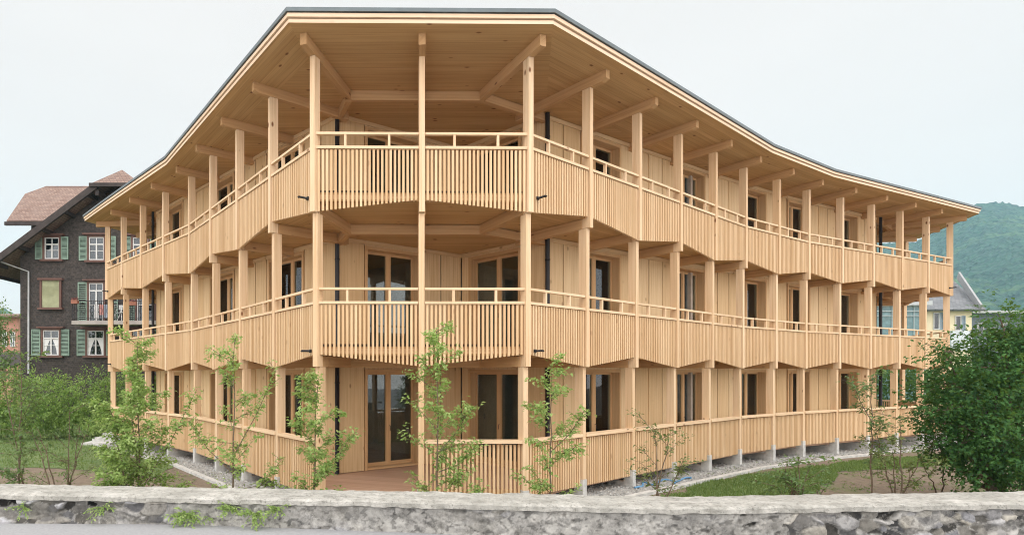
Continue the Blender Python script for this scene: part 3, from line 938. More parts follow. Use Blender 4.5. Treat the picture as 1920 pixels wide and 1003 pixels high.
hornbeam(gb(1032, 8.4), zpx(682, 8.4), 'slim young tree in front of the right corner post and rain pipe', 1, .34, .9, low=.08, taper=.62, extra=((1.3, .5, 1.95),))
hornbeam(gb(48, 10.5), zpx(655, 10.5), 'sparse dark leaved young tree at the far left in front of the hedge', 2, .45, .5, YOUNG2, .085, low=.1, taper=.45, group='young trees on the left lawn')
hornbeam(gb(118, 10.2), zpx(768, 10.2), 'low twiggy bush with thin leaves at the left, by the lawn', 5, .4, .32, YOUNG2, .055, low=.2, taper=.4, name='bush', cat='bush', group='young trees on the left lawn')
hornbeam(gb(1222, 9.2), zpx(800, 9.2), 'sparse reddish leaved shrub before the gravel at the right corner', 3, .34, .4, SPARSE, .07, low=.35, taper=.2, name='shrub', cat='shrub', group='thin shrubs behind the wall')
hornbeam(gb(1636, 10.5), zpx(705, 10.5), 'single slender sapling with bare lower stem on the right lawn', 1, .25, .5, YOUNG2, .075, low=.25, taper=.5, name='sapling', cat='sapling', group='thin shrubs behind the wall', extra=((1.6, -.3, 2.5),))
hornbeam(gb(1688, 10.3), zpx(775, 10.3), 'open pale shrub on the right lawn beside the dark tree', 4, .4, .45, SPARSE, .075, low=.25, taper=.4, name='shrub', cat='shrub', group='thin shrubs behind the wall')
hornbeam(gb(1500, 9.0), zpx(855, 9.0), 'low bushy clump of green shoots close behind the wall on the right', 9, .3, .4, YOUNG2, .07, low=.2, taper=.2, name='shrub', cat='shrub', group='thin shrubs behind the wall')
hornbeam(gb(1760, 11.2), zpx(845, 11.2), 'very thin knee high shoot at the foot of the dark tree', 2, .2, .25, SPARSE, .07, low=.3, taper=.2, name='shrub', cat='shrub', group='thin shrubs behind the wall')

def crown_tree(base, blobs, n, mat, label, cat='tree', name='leafy_tree', leaf=.11, group=None, trunk=True, shellbias=.55, droop=-.2):
    root = empty(name, base, label, cat, group)
    if trunk:
        tk = MB()
        c0 = sum((V(b[0]) for b in blobs), V()) / len(blobs)
        tk.tube([base - V((0, 0, .2)), base.lerp(c0, .4), c0], [.07, .06, .03], 8)
        for b in blobs:
            m = base.lerp(V(b[0]), .45) + rv(.1); tk.tube([base.lerp(c0, random.uniform(.1, .5)), m, V(b[0])], [.06, .04, .015], 6)
            for k in range(5):
                e = V(b[0]) + V([random.uniform(-1, 1) * b[1][q] * .8 for q in range(3)]); tk.tube([V(b[0]), e], [.018, .005], 4)
        tk.build('trunk', BARK, root)
    fo = MB(); vol = [b[1][0] * b[1][1] * b[1][2] for b in blobs]; tot = sum(v ** .75 for v in vol)
    for b, v in zip(blobs, vol):
        c = V(b[0]); r = b[1]
        sprays = max(3, int(n * v ** .75 / tot / 14))
        for _ in range(sprays):
            d = rv().normalized(); q = random.random() ** (1 - shellbias)
            o = V((d.x * r[0], d.y * r[1], d.z * r[2])) * q * (1 + .38 * noise.noise(d * 2.3 + c))
            p = c + o; tw = (V((d.x, d.y, d.z * .5 + .1)) + rv(.35)).normalized()
            tone = min(1, max(0, random.gauss(.5, .22)))
            for k in range(14):
                lp = p + tw * random.uniform(-.5, 1) * leaf * 3.2 + rv(leaf * .55)
                ld = (tw + rv(.6) + V((0, 0, droop))).normalized()
                L = leaf * random.uniform(.65, 1.2)
                fo.leaf(lp, ld, (V((0, 0, 1)) + rv(.5)).normalized(), L, L * .6, min(1, max(0, tone + random.gauss(0, .18))))
    fo.build('foliage' if not trunk else 'crown', mat, root)
    return root
by = 10.6
def bl(px, py, y, rx, ry, rz): return (at(px, py, y), (rx, ry, rz))
crown_tree(gb(1868, by), [bl(1868, 690, by, .75, .8, .75), bl(1835, 745, by - .2, .85, .9, .6), bl(1905, 760, by + .2, 1.1, 1.0, .9), bl(1805, 800, by - .3, .6, .8, .35),
    bl(1885, 625, by, .5, .5, .6), bl(1925, 650, by + .1, .7, .7, .6), bl(1770, 770, by - .2, .45, .5, .28), bl(1775, 660, by, .35, .4, .28), bl(1870, 830, by - .3, .95, .8, .5),
    bl(1840, 860, by - .4, .7, .5, .3), bl(1790, 720, by, .4, .4, .35), bl(1940, 850, by, .9, .8, .5), bl(1755, 830, by - .1, .3, .3, .2), bl(1960, 720, by + .2, .9, .9, .9), bl(1850, 890, by - .5, .6, .5, .3), bl(1915, 885, by - .4, .8, .6, .35), bl(1800, 835, by - .5, .45, .4, .25)],
    30000, DARKL, 'dark green bushy tree filling the right edge in front of the timber house', leaf=.08, shellbias=.65)
# hedges and shrubs behind the house
crown_tree(gb(110, 24), [bl(x, 756 + random.uniform(-4, 8), 24 + random.uniform(-.6, .6), 1.0, 1.0, 1.25) for x in range(-60, 330, 34)] + [bl(x, 778, 23.6, .9, .7, .8) for x in range(-50, 330, 40)],
    42000, HEDGEL, 'broad green hedge before the dark shingled house', 'hedge', 'hedge', .095, trunk=False, shellbias=.88)
crown_tree(gb(180, 22.6), [bl(180, 796, 22.6, .45, .4, .3)], 700, YOUNG, 'small round bright green shrub at the foot of the hedge', 'shrub', 'shrub', .10, trunk=False)
crown_tree(gb(1690, 30), [bl(x, 735 + random.uniform(-10, 10), 30 + random.uniform(-.5, .5), 1.3, 1.2, 1.5) for x in range(1600, 1840, 32)] + [bl(x, 775, 29.5, 1.2, .9, 1.0) for x in range(1600, 1840, 40)],
    15000, DARKL, 'dark green hedge seen through the ground floor at the right end of the timber house', 'hedge', 'hedge', .17, trunk=False, shellbias=.8)
crown_tree(gb(-10, 27), [bl(-12, 600, 27, .8, .8, 1.1), bl(-20, 640, 27, 1.0, .9, 1.0), bl(5, 690, 27, .7, .7, .8)], 3000, YOUNG2, 'leafy tree cut off by the left edge of the picture', leaf=.14)
# ferns and weeds growing out of the street wall
def weeds(px, py, n, size, label):
    root = MB()
    y = 6.85
    for w in wl:
        if abs(PX + w[0].x / w[0].y * F - px) < 4: y = w[0].y; break
    c = at(px, py, y - .035)
    for k in range(max(5, n // 9)):
        a = random.uniform(-1.5, 1.5); d = V((math.sin(a), -.35, random.uniform(-.45, .6))).normalized()
        L0 = random.uniform(.07, .26) * size; e_ = c + d * L0 + V((0, -.02, -.04 * size))
        root.tube([c, c.lerp(e_, .5) + V((0, -.01, .02)), e_], [.004, .003, .0015], 4)
        for q in range(9):
            p = c.lerp(e_, (q + 1) / 9.5); p.y = min(p.y, c.y + .01)
            ld = (d * .5 + V((random.gauss(0, .7), -.3, random.gauss(0, .5)))).normalized(); L = random.uniform(.03, .06) * size
            root.leaf(p, ld, (V((0, -.5, 1)) + rv(.3)).normalized(), L, L * .5, random.random())
    tag(root.build('weed', YOUNG), label, 'weed', 'weeds growing from the street wall')
weeds(350, 962, 240, 1.0, 'fern tuft hanging lowest on the left part of the street wall')
weeds(395, 972, 60, .5, 'tiny green sprout at the bottom of the rubble wall')
weeds(430, 950, 170, .9, 'green weeds just under the coping of the rubble wall')
weeds(478, 962, 190, .9, 'feathery weed patch where the rubble turns to mortar')
weeds(522, 953, 120, .8, 'rightmost small green tuft under the coping')
weeds(195, 950, 90, .8, 'thin weeds under the coping between grey stones')
weeds(45, 950, 80, .8, 'leftmost faint weeds on the street wall')

# ------------------------------------------------------------------ dark shingled house on the left
def shingle():
    m, nt, b, _ = M('dark_wood_shingles')
    tc = N(nt, 'TexCoord').outputs['Object']
    br = N(nt, 'TexBrick', i_Scale=1.0); br.inputs['Brick Width'].default_value = .16; br.inputs['Row Height'].default_value = .11; br.inputs['Mortar Size'].default_value = .008
    mp = N(nt, 'Mapping'); mp.inputs['Rotation'].default_value = (R(90), 0, 0); nt.links.new(tc, mp.inputs[0]); nt.links.new(mp.outputs[0], br.inputs[0])
    br.inputs[1].default_value = (.030, .025, .023, 1); br.inputs[2].default_value = (.066, .054, .048, 1); br.inputs[3].default_value = (.02, .018, .017, 1)
    n = N(nt, 'TexNoise', i_Scale=6.0, i_Detail=7.0, i_Roughness=.8); nt.links.new(tc, n.inputs[0])
    c = mix(nt, math_(nt, 'MULTIPLY', ramp(nt, n.outputs[0], .45, .72), .7), br.outputs[0], (.115, .097, .085))
    nt.links.new(c, b.inputs['Base Color']); b.inputs['Roughness'].default_value = .85
    bump(nt, b, br.outputs[1], .5, .02); return m
def tiles(name, a, b_, c_, w=.2, h=.16):
    m, nt, b, _ = M(name)
    uv = N(nt, 'UVMap').outputs[0]
    br = N(nt, 'TexBrick', i_Scale=1.0); br.inputs['Brick Width'].default_value = w; br.inputs['Row Height'].default_value = h; br.inputs['Mortar Size'].default_value = .012
    nt.links.new(uv, br.inputs[0]); br.inputs[1].default_value = (*a, 1); br.inputs[2].default_value = (*b_, 1); br.inputs[3].default_value = (*c_, 1)
    n = N(nt, 'TexNoise', i_Scale=1.2, i_Detail=7.0, i_Roughness=.7); nt.links.new(uv, n.inputs[0])
    c = mix(nt, math_(nt, 'MULTIPLY', ramp(nt, n.outputs[0], .4, .7), .5), br.outputs[0], tuple(.6 * x + .06 for x in b_))
    nt.links.new(c, b.inputs['Base Color']); b.inputs['Roughness'].default_value = .85
    bump(nt, b, br.outputs[1], .5, .03); return m
SHING = shingle()
REDT = tiles('old_red_roof_tiles', (.20, .125, .10), (.30, .21, .17), (.10, .07, .06))
SLATE = tiles('grey_roof_slates', (.13, .145, .16), (.20, .21, .225), (.07, .08, .09), .3, .2)
DKWOOD = plain('dark_eaves_wood', (.045, .035, .032), .8, var=.3)
SURR = plain('brown_window_surround', (.13, .065, .05), .7)
WHITE = plain('white_window_paint', (.66, .67, .66), .5, var=.05)
SHUT = plain('green_shutter_paint', (.22, .32, .255), .6, var=.15)
BLIND = plain('olive_blind', (.42, .44, .27), .7)
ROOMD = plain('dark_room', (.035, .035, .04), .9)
CURT = plain('white_curtain', (.72, .73, .74), .9, var=.08)
PANE = glassmat('house_pane', (.55, .6, .62), 1.6)
YH = 32.0; k_ = YH / F
hx = lambda px: (px - PX) * k_
hz = lambda py: CZ + (PY - py) * k_
old = empty('shingled_house', (hx(228), YH + 5, gz(YH)), 'old dark shingled house with green shutters and red tiled roofs, left behind the hedge', 'house')
x0, xa = hx(38), -14.85; x1 = 2 * xa - x0
sl = .757; zr = 14.1; ybk = YH + 11
def zroof(x): return zr - abs(x - xa) * sl
mb = MB()
ztr = 13.25; hw = (zr - ztr) / sl
front = [(x0, gz(YH) - .3), (x1, gz(YH) - .3), (x1, zroof(x1) - .25), (xa + hw, ztr - .25), (xa - hw, ztr - .25), (x0, zroof(x0) - .25)]
f = [V((x, YH, z)) for x, z in front]; bk = [V((x, ybk, z)) for x, z in front]
mb.face(f); mb.face(bk[::-1])
for i in range(6):
    j = (i + 1) % 6; mb.face([f[j], f[i], bk[i], bk[j]])
mb.build('wall', SHING, old)
rf = MB()
ex = 1.55; yf = YH - 1.0
for sg in (-1, 1):
    xe = xa + sg * (x1 - xa + ex); ze = zroof(xe)
    n = V((sg * sl, 0, 1))
    rf.plate([(xa, yf + .62, zr), (xa, ybk + .8, zr), (xe, ybk + .8, ze), (xe, yf, ze), (xa + sg * hw * 1.12, yf, zroof(xa + hw * 1.12))], n, .12)
rf.plate([(xa - hw * 1.25, yf - .12, ztr - .15), (xa + hw * 1.25, yf - .12, ztr - .15), (xa, yf + .62, zr + .03)], (0, -1, .8), .10)
ro2 = rf.build('roof', REDT, old)
dk = MB()
for sg in (-1, 1):
    xe = xa + sg * (x1 - xa + ex); ze = zroof(xe)
    dk.beam((xe, yf - .03, ze - .16), (xa + sg * hw, yf - .03, ztr - .22), .14, .34)          # barge board
    dk.beam((xe, yf, ze - .18), (xe, ybk, ze - .18), .12, .2)
    for q in range(5):
        u = .12 + q * .2; X_ = xe + (xa + sg * hw - xe) * u
        dk.beam((X_, yf + .05, zroof(X_) - .30), (X_, YH, zroof(X_) - .30), .16, .2)
dk.beam((xa - hw * 1.3, yf - .16, ztr - .25), (xa + hw * 1.3, yf - .16, ztr - .25), .14, .2)
dk.beam((xa - hw, yf, ztr - .62), (xa - hw, yf + .9, ztr - .62), .2, .3)
dk.build('eaves', DKWOOD, ro2)
# cross wing to the left, its roof half hipped
wg = MB(); yw0, yw1 = 35.0, 37.6
zwr, zwe = at(0, 349, yw1).z, at(0, 414, yw0).z
xwl = at(12, 0, yw0).x
nW = V((0, -(zwr - zwe), (yw1 - yw0))).normalized()
xh = xwl + .95; yh = yw0 + (yw1 - yw0) * .76; zh = zwe + (zwr - zwe) * .76
wg.plate([(xwl, yw0, zwe), (xa, yw0, zwe), (xa, yw1, zwr), (xh, yw1, zwr), (xwl - .1, yh, zh)], nW, .14)
wg.plate([(xwl, 2 * yw1 - yw0, zwe), (xa, 2 * yw1 - yw0, zwe), (xa, yw1, zwr), (xh, yw1, zwr), (xwl - .1, 2 * yw1 - yh, zh)], V((0, -nW.y, nW.z)), .14)
wg.plate([(xwl - .12, yh, zh), (xwl - .12, 2 * yw1 - yh, zh), (xh, yw1, zwr)], (-1, 0, .9), .12)
wg.build('wing_roof', REDT, old)
mb = MB(); wx0 = xwl + 1.0
mb.hexa([(wx0, yw0 + .9, 0), (x0, yw0 + .9, 0), (x0, yw0 + 4.5, 0), (wx0, yw0 + 4.5, 0), (wx0, yw0 + .9, zwe + .7), (x0, yw0 + .9, zwe + .7), (x0, yw0 + 4.5, zwe + .7), (wx0, yw0 + 4.5, zwe + .7)], (0, 0, 1))
mb.build('wing_wall', SHING, old)
mb = MB(); mb.beam((xwl - .05, yw0 - .05, zwe - .2), (xa - 6, yw0 - .05, zwe - .2), .16, .22); mb.build('wing_eaves', DKWOOD, old)
def casement(parent, X0, X1, Z0, Z1, Y, sash=WHITE, surround=SURR, bars=True, curtain=False, third=.32):
    m = MB(); w = .055
    m.abox(X0, X0 + w, Y - .05, Y + .03, Z0, Z1); m.abox(X1 - w, X1, Y - .05, Y + .03, Z0, Z1)
    m.abox(X0 + w, X1 - w, Y - .05, Y + .03, Z0, Z0 + w); m.abox(X0 + w, X1 - w, Y - .05, Y + .03, Z1 - w, Z1)
    if bars:
        zc = Z1 - (Z1 - Z0) * third; xc = (X0 + X1) / 2
        m.abox(X0 + w, X1 - w, Y - .06, Y + .02, zc - .035, zc + .035)
        m.abox(xc - .04, xc + .04, Y - .055, Y + .02, Z0 + w, zc - .035)
        m.abox(xc - .02, xc + .02, Y - .045, Y + .02, zc + .035, Z1 - w)
        zm = (Z0 + zc) / 2 + .08
        for a_, b_ in ((X0 + w, xc - .04), (xc + .04, X1 - w)): m.abox(a_, b_, Y - .04, Y + .01, zm - .015, zm + .015)
    o = m.build('window', sash, parent)
    p = MB(); p.abox(X0 + w, X1 - w, Y - .012, Y - .004, Z0 + w, Z1 - w); p.build('pane', PANE, o)
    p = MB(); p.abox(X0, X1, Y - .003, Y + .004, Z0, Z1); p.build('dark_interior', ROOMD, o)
    if surround:
        s_ = MB(); e = .11
        s_.abox(X0 - e, X0, Y - .09, Y + .02, Z0 - .02, Z1 + e); s_.abox(X1, X1 + e, Y - .09, Y + .02, Z0 - .02, Z1 + e)
        s_.abox(X0, X1, Y - .09, Y + .02, Z1, Z1 + e); s_.abox(X0 - e - .12, X1 + e + .12, Y - .16, Y + .02, Z0 - .14, Z0 - .02)
        s_.abox(X0 - e - .2, X1 + e + .2, Y - .22, Y + .02, Z1 + e, Z1 + e + .09)
        s_.build('surround', surround, o)
    if curtain:
        c_ = MB()
        for sd in (-1, 1):
            xc = (X0 + X1) / 2; W2 = (X1 - X0) / 2 - w
            xe = xc + sd * W2
            for q in range(10):
                u0, u1 = q / 10, (q + 1) / 10; zt0 = Z0 + (Z1 - Z0) * .66 - Z0
                w0, w1 = (W2 * (.22 + .74 * u ** 1.7) for u in (u0, u1))
                c_.face([(xe, Y - .02, Z0 + .06 + zt0 * u0), (xe - sd * w0, Y - .02, Z0 + .06 + zt0 * u0), (xe - sd * w1, Y - .02, Z0 + .06 + zt0 * u1), (xe, Y - .02, Z0 + .06 + zt0 * u1)])
        c_.build('curtain', CURT, o)
    return o
def shutter(parent, X0, X1, Z0, Z1, Y, mat=SHUT):
    m = MB(); w = .06
    m.abox(X0, X0 + w, Y - .05, Y, Z0, Z1); m.abox(X1 - w, X1, Y - .05, Y, Z0, Z1)
    for z in (Z0, (Z0 + Z1) / 2 - w / 2, Z1 - w): m.abox(X0 + w, X1 - w, Y - .048, Y, z, z + w)
    n = 18
    for q in range(n):
        z = Z0 + w + (Z1 - Z0 - 2 * w) * (q + .5) / n
        m.box(((X0 + X1) / 2, Y - .022, z), ((X1 - X0) / 2 - w, 0, 0), (0, .014, .022), (0, .003, -.003))
    m.build('shutter', mat, parent)
def hwin(a, b, c, d, sh=(), **k):
    o = casement(old, hx(a), hx(b), hz(d), hz(c), YH - .02, **k)
    for s0_, s1_ in sh: shutter(old, hx(s0_), hx(s1_), hz(d) - .03, hz(c) + .05, YH - .03)
hwin(85, 112, 446, 486, ((67, 81), (115, 129)))
hwin(168, 196, 445, 488, ((149, 164), (204, 218)))
hwin(250, 278, 446, 488, ((232, 247), (282, 296)))
hwin(82, 112, 619, 666, ((60, 77), (114, 131)), curtain=True)
hwin(165, 196, 620, 666, ((145, 162), (200, 216)), curtain=True)
hwin(250, 280, 620, 666, ((232, 247), (284, 299)), curtain=True)
hwin(168, 195, 531, 603, ((147, 164), (206, 222)), bars=True, third=.2)
hwin(258, 290, 531, 603, ((238, 254),), bars=True, third=.2)
m = MB()
for q in range(26):
    z = hz(577) + (hz(526) - hz(577)) * (q + .5) / 26
    m.box((hx(96.5), YH - .06, z), (hx(113) - hx(96.5), 0, 0), (0, .02, .03), (0, .004, -.004))
bo = m.build('roller_blind', BLIND, old)
m = MB(); e = .11; X0, X1, Z0, Z1 = hx(80), hx(113), hz(577), hz(526)
m.abox(X0 - e, X0, YH - .12, YH, Z0, Z1); m.abox(X1, X1 + e, YH - .12, YH, Z0, Z1); m.abox(X0 - e - .1, X1 + e + .1, YH - .2, YH, Z1, Z1 + .12); m.abox(X0 - e - .1, X1 + e + .1, YH - .2, YH, Z0 - .12, Z0)
m.build('surround', SURR, bo)
# balcony with iron railing
YB = YH - 1.2
hb = lambda px: (px - PX) * YB / F
hzb = lambda py: CZ + (PY - py) * YB / F
bl_ = MB(); bl_.abox(hb(135), hb(292), YH - 1.25, YH - .01, hzb(608) , hzb(601)); 

bal = bl_.build('balcony', plain('balcony_concrete', (.40, .37, .34), .8), old)
ir = MB(); yr = YH - 1.2
for zz_ in (.12, 1.1): ir.beam((hb(136), yr, hzb(601) + zz_), (hb(291), yr, hzb(601) + zz_), .035, .03)
n = 40
for q in range(n + 1):
    X = hb(136) + (hb(291) - hb(136)) * q / n
    ir.tube([(X, yr, hzb(601)), (X, yr, hzb(601) + 1.1)], .011, 4)
    if q < n and q % 4 == 1:
        d_ = (hb(291) - hb(136)) / n
        ir.tube([(X + d_ / 2 + .13 * math.cos(a), yr - .01, hzb(601) + .55 + .16 * math.sin(a)) for a in [j * .628 for j in range(11)]], .010, 4)
for s_ in (136, 291): ir.beam((hb(s_), yr, hzb(601) + 1.1), (hb(s_), YH, hzb(601) + 1.1), .03, .03)
ir.build('railing', BLACK, bal)
dp = MB()
dp.tube([(hx(-8), yf - .1, hz(486)), (hx(56), YH - .12, hz(510)), (hx(56), YH - .12, hz(700))], .055, 8, tone=.4)
dp.build('downpipe', plain('zinc_pipe', (.36, .37, .37), .5, .4), old)
gt = MB(); gt.tube([(hx(-12), yf, hz(484)), (hx(-12), ybk, hz(484))], .09, 8); gt.build('gutter', plain('zinc_gutter', (.30, .32, .32), .5, .4), old)
sb = MB(); sb.abox(hx(18), hx(37), YH + 2, YH + 4, hz(626) , hz(619))
for q in range(9): sb.beam((hx(19 + q * 2), YH + 2.03, hz(619)), (hx(19 + q * 2), YH + 2.03, hz(590)), .03, .03)
sb.abox(hx(18), hx(37), YH + 1.98, YH + 2.06, hz(591), hz(588)); sb.build('side_balcony', BLACK, old)
# things on the balcony
TERR = plain('terracotta', (.34, .14, .09), .8)
for a, b, c, lab in ((137, 149, 563, 'reddish flower box on the left end of the dark house balcony railing'), (236, 258, 566, 'terracotta flower box hung on the dark house balcony railing seen between timber posts')):
    r_ = empty('flower_box', (hb(a), yr, hzb(c)), lab, 'flower box', 'flower boxes on the balcony')
    m = MB(); m.abox(hb(a), hb(b), yr - .22, yr - .03, hzb(c + 7), hzb(c)); m.build('box', TERR, r_)
    fo = MB()
    for q in range(120): fo.leaf(V((random.uniform(hb(a), hb(b)), yr - .12 + random.gauss(0, .06), hzb(c) + random.uniform(-.02, .12))), rv().normalized(), V((0, 0, 1)), .07, .05, random.random())
    fo.build('flowers', plain('red_blossom', (.36, .13, .11), .7, var=.4, scale=20), r_)
lr = empty('laundry_rack', (hb(188), YH - .7, hzb(601)), 'white laundry rack with pale clothes on the dark house balcony', 'laundry rack')
m = MB(); zb_ = hzb(601)
for sx_ in (172, 206):
    m.tube([(hb(sx_), YH - .9, zb_), (hb(sx_ + 4), YH - .5, zb_ + .9)], .016, 5); m.tube([(hb(sx_), YH - .5, zb_), (hb(sx_ + 4), YH - .9, zb_ + .9)], .016, 5)
for q in range(6): m.tube([(hb(170), YH - .9 + q * .08, zb_ + .92), (hb(212), YH - .9 + q * .08, zb_ + .92)], .010, 4)
m.build('frame', WHITE, lr)
for a, b, h_, col, nm in ((172, 180, .75, (.80, .80, .80), 'shirt'), (181, 190, .55, (.62, .30, .27), 'towel'), (191, 199, .7, (.35, .42, .52), 'shirt'), (200, 208, .8, (.8, .8, .79), 'towel')):
    c_ = MB()
    for q in range(6):
        u0, u1 = hb(a) + (hb(b) - hb(a)) * q / 6, hb(a) + (hb(b) - hb(a)) * (q + 1) / 6
        y0_, y1_ = YH - .92 + .02 * math.sin(q * 2), YH - .92 + .02 * math.sin(q * 2 + 2)
        c_.face([(u0, y0_, zb_ + .92 - h_ - .05 * (q % 2)), (u1, y1_, zb_ + .92 - h_ - .05 * ((q + 1) % 2)), (u1, y1_, zb_ + .94), (u0, y0_, zb_ + .94)])
    c_.build(nm, plain('cloth_' + nm + str(a), col, .9), lr)
chr_ = empty('folding_chair', (hb(216), YH - .6, hzb(601)), 'white folding chair leaning on the dark house balcony', 'chair')
m = MB(); m.beam((hb(213), YH - .8, zb_), (hb(219), YH - .4, zb_ + .95), .05, .03); m.beam((hb(222), YH - .8, zb_), (hb(214), YH - .4, zb_ + .95), .05, .03); m.build('leg', WHITE, chr_)
m = MB(); m.box((hb(217), YH - .55, zb_ + .5), (.2, 0, .02), (0, .2, 0), (0, 0, .02)); m.build('seat', WHITE, chr_)
m = MB(); m.box((hb(217), YH - .40, zb_ + .82), (.2, 0, 0), (0, .015, 0), (0, .02, .14)); m.build('backrest', WHITE, chr_)

# pink house far left
PINK = plain('pink_plaster', (.55, .28, .22), .85)
ph = empty('pink_house', at(5, 690, 52), 'small part of a pink plastered house at the left edge', 'house')
m = MB(); a, b = at(-70, 695, 52), at(33, 590, 52); m.abox(a.x, b.x, 52, 60, -1, b.z); m.build('wall', PINK, ph)
m = MB(); m.plate([(a.x - .5, 51.3, b.z - .1), (b.x + .5, 51.3, b.z - .1), (b.x + .5, 56, b.z + .5), (a.x - .5, 56, b.z + .5)], (0, -.1, 1), .2); m.build('roof', REDT, ph)
for q in (4, 19):
    p0, p1 = at(q, 650, 51.95), at(q + 9, 622, 51.95); casement(ph, p0.x, p1.x, p0.z, p1.z, 51.97, surround=None)
sh = empty('garden_shed', at(10, 700, 40), 'dark roofed open wooden shed at the left edge behind the hedge', 'shed')
m = MB(); a, b = at(-40, 690, 40), at(36, 668, 40); m.plate([(a.x, 39.4, a.z + .2), (b.x, 39.4, a.z + .1), (b.x, 42, b.z + .25), (a.x, 42, b.z + .4)], (0, -.4, 1), .12); m.build('roof', DKWOOD, sh)
m = MB()
for q in (-30, 2, 32): m.abox(at(q, 0, 40).x, at(q, 0, 40).x + .14, 39.6, 39.74, -1, a.z + .1)
m.build('post', DKWOOD, sh)

# ------------------------------------------------------------------ houses on the right
YEL = plain('yellow_plaster', (.74, .67, .46), .85, var=.06)
YY = 44.0
yh = empty('yellow_house', at(1760, 650, YY + 5), 'pale yellow house with a grey slate roof behind the right end of the timber house', 'house')
A_, B_ = at(1738, 0, YY).x, at(1822, 0, YY).x; ze = at(0, 580, YY).z; ztop = at(0, 522, YY + 3.5).z
m = MB(); m.abox(A_, B_, YY, YY + 9, -1.2, ze); m.build('wall', YEL, yh)
m = MB(); xr = at(1795, 0, YY + 3).x
e0, e1 = A_ - .6, B_ + .5
m.plate([(e0, YY - .6, ze - .05), (e1, YY - .6, ze - .05), (xr + .6, YY + 4, ztop), (xr - 1.2, YY + 4, ztop)], (0, -(ztop - ze), 4.6), .16)
m.plate([(e1, YY - .6, ze - .05), (e1, YY + 9, ze - .05), (xr + .6, YY + 4, ztop)], ((ztop - ze), 0, 2.0), .16)
m.plate([(e0, YY - .6, ze - .05), (e0, YY + 9, ze - .05), (xr - 1.2, YY + 4, ztop)], (-(ztop - ze), 0, 2.6), .16)
m.plate([(e0, YY + 9, ze - .05), (e1, YY + 9, ze - .05), (xr + .6, YY + 4, ztop), (xr - 1.2, YY + 4, ztop)], (0, (ztop - ze), 5), .16)
yr_ = m.build('roof', SLATE, yh)
m = MB(); p, q = at(1797, 516, YY + 3), at(1836, 578, YY - .5)
m.beam((p.x, YY + 3.0, p.z), (q.x, YY - .6, q.z), .12, .62, up=(0, 0, 1)); m.build('verge_board', plain('pale_verge', (.33, .34, .35), .6), yr_)
BLU = plain('blue_grey_shutter', (.24, .32, .38), .6)
for a, b, c, d in ((1749, 1760, 586, 618), (1790, 1801, 592, 620)):
    p0, p1 = at(a, d, YY), at(b, c, YY); casement(yh, p0.x, p1.x, p0.z, p1.z, YY - .02, surround=None, bars=False)
    shutter(yh, p1.x + .04, p1.x + .34, p0.z, p1.z, YY - .02, BLU)
m = MB(); p0, p1 = at(1783, 652, YY - 1.5), at(1822, 620, YY - 1.5)
m.abox(p0.x, p1.x, YY - 1.5, YY - 1.42, p0.z, p1.z); m.abox(p0.x, p1.x, YY - 1.42, YY, p0.z - .2, p0.z); m.build('balcony', plain('pale_blue_board', (.58, .64, .68), .6), yh)
gh = empty('glazed_annex', at(1675, 650, 42.4), 'blue green glazed building seen through the right end gallery', 'annex')
m = MB(); p0, p1 = at(1590, 660, 42.4), at(1734, 573, 42.4)
for q in range(8):
    X = p0.x + (p1.x - p0.x) * q / 7; m.abox(X - .025, X + .025, 42.38, 42.42, -1, p1.z)
for z in (p1.z - .1, p1.z - .45, p1.z - .8): m.abox(p0.x, p1.x, 42.34, 42.4, z, z + .06)
m.build('frame', plain('pale_blue_frame', (.42, .50, .52), .5), gh)
m = MB(); m.abox(p0.x, p1.x, 42.43, 43.8, -1, p1.z); m.build('glazing', plain('blue_green_glass', (.12, .22, .24), .15, var=.2), gh)
m = MB(); m.abox(p0.x - .3, p1.x + .3, 42.1, 43.9, p1.z + .005, p1.z + .35); m.build('roof', plain('light_roof', (.45, .48, .5), .7), gh)
GREYW = plain('slate_grey_cladding', (.12, .15, .18), .7)
g2 = empty('flat_roofed_house', at(1865, 640, 60), 'dark grey flat roofed house beyond the dark tree', 'house')
m = MB(); p0, p1 = at(1822, 700, 60), at(1945, 588, 60); m.abox(p0.x, p1.x, 60, 68, -2, p1.z); m.build('wall', GREYW, g2)
m = MB(); m.abox(p0.x - .6, p1.x + .5, 59.3, 68.5, p1.z + .003, p1.z + .28); m.build('roof', plain('pale_roof_edge', (.42, .44, .45), .6), g2)
for a in (1832, 1856, 1880):
    q0, q1 = at(a, 640, 60), at(a + 12, 606, 60); casement(g2, q0.x, q1.x, q0.z, q1.z, 59.97, surround=None, bars=False)

# ------------------------------------------------------------------ wooded mountain and hills
def forest():
    m, nt, b, _ = M('mountain_forest')
    tc = N(nt, 'TexCoord').outputs['Object']
    v = N(nt, 'TexVoronoi', i_Scale=.13); nt.links.new(tc, v.inputs[0])
    n = N(nt, 'TexNoise', i_Scale=.012, i_Detail=8.0, i_Roughness=.65); nt.links.new(tc, n.inputs[0])
    n2 = N(nt, 'TexNoise', i_Scale=.12, i_Detail=4.0, i_Roughness=.7); nt.links.new(tc, n2.inputs[0])
    sc_ = N(nt, 'SeparateColor'); nt.links.new(v.outputs['Color'], sc_.inputs[0])
    c = mix(nt, sc_.outputs[0], (.006, .030, .020), (.035, .105, .055))
    c = mix(nt, ramp(nt, n2.outputs[0], .35, .7), mix(nt, .6, c, (.012, .028, .015)), c)
    c = mix(nt, math_(nt, 'MULTIPLY', ramp(nt, n.outputs[0], .54, .62), .65), c, (.10, .17, .045))
    nt.links.new(c, b.inputs['Base Color']); b.inputs['Roughness'].default_value = .95
    bump(nt, b, v.outputs['Distance'], 1.0, 4.0); return m
FOR = forest()
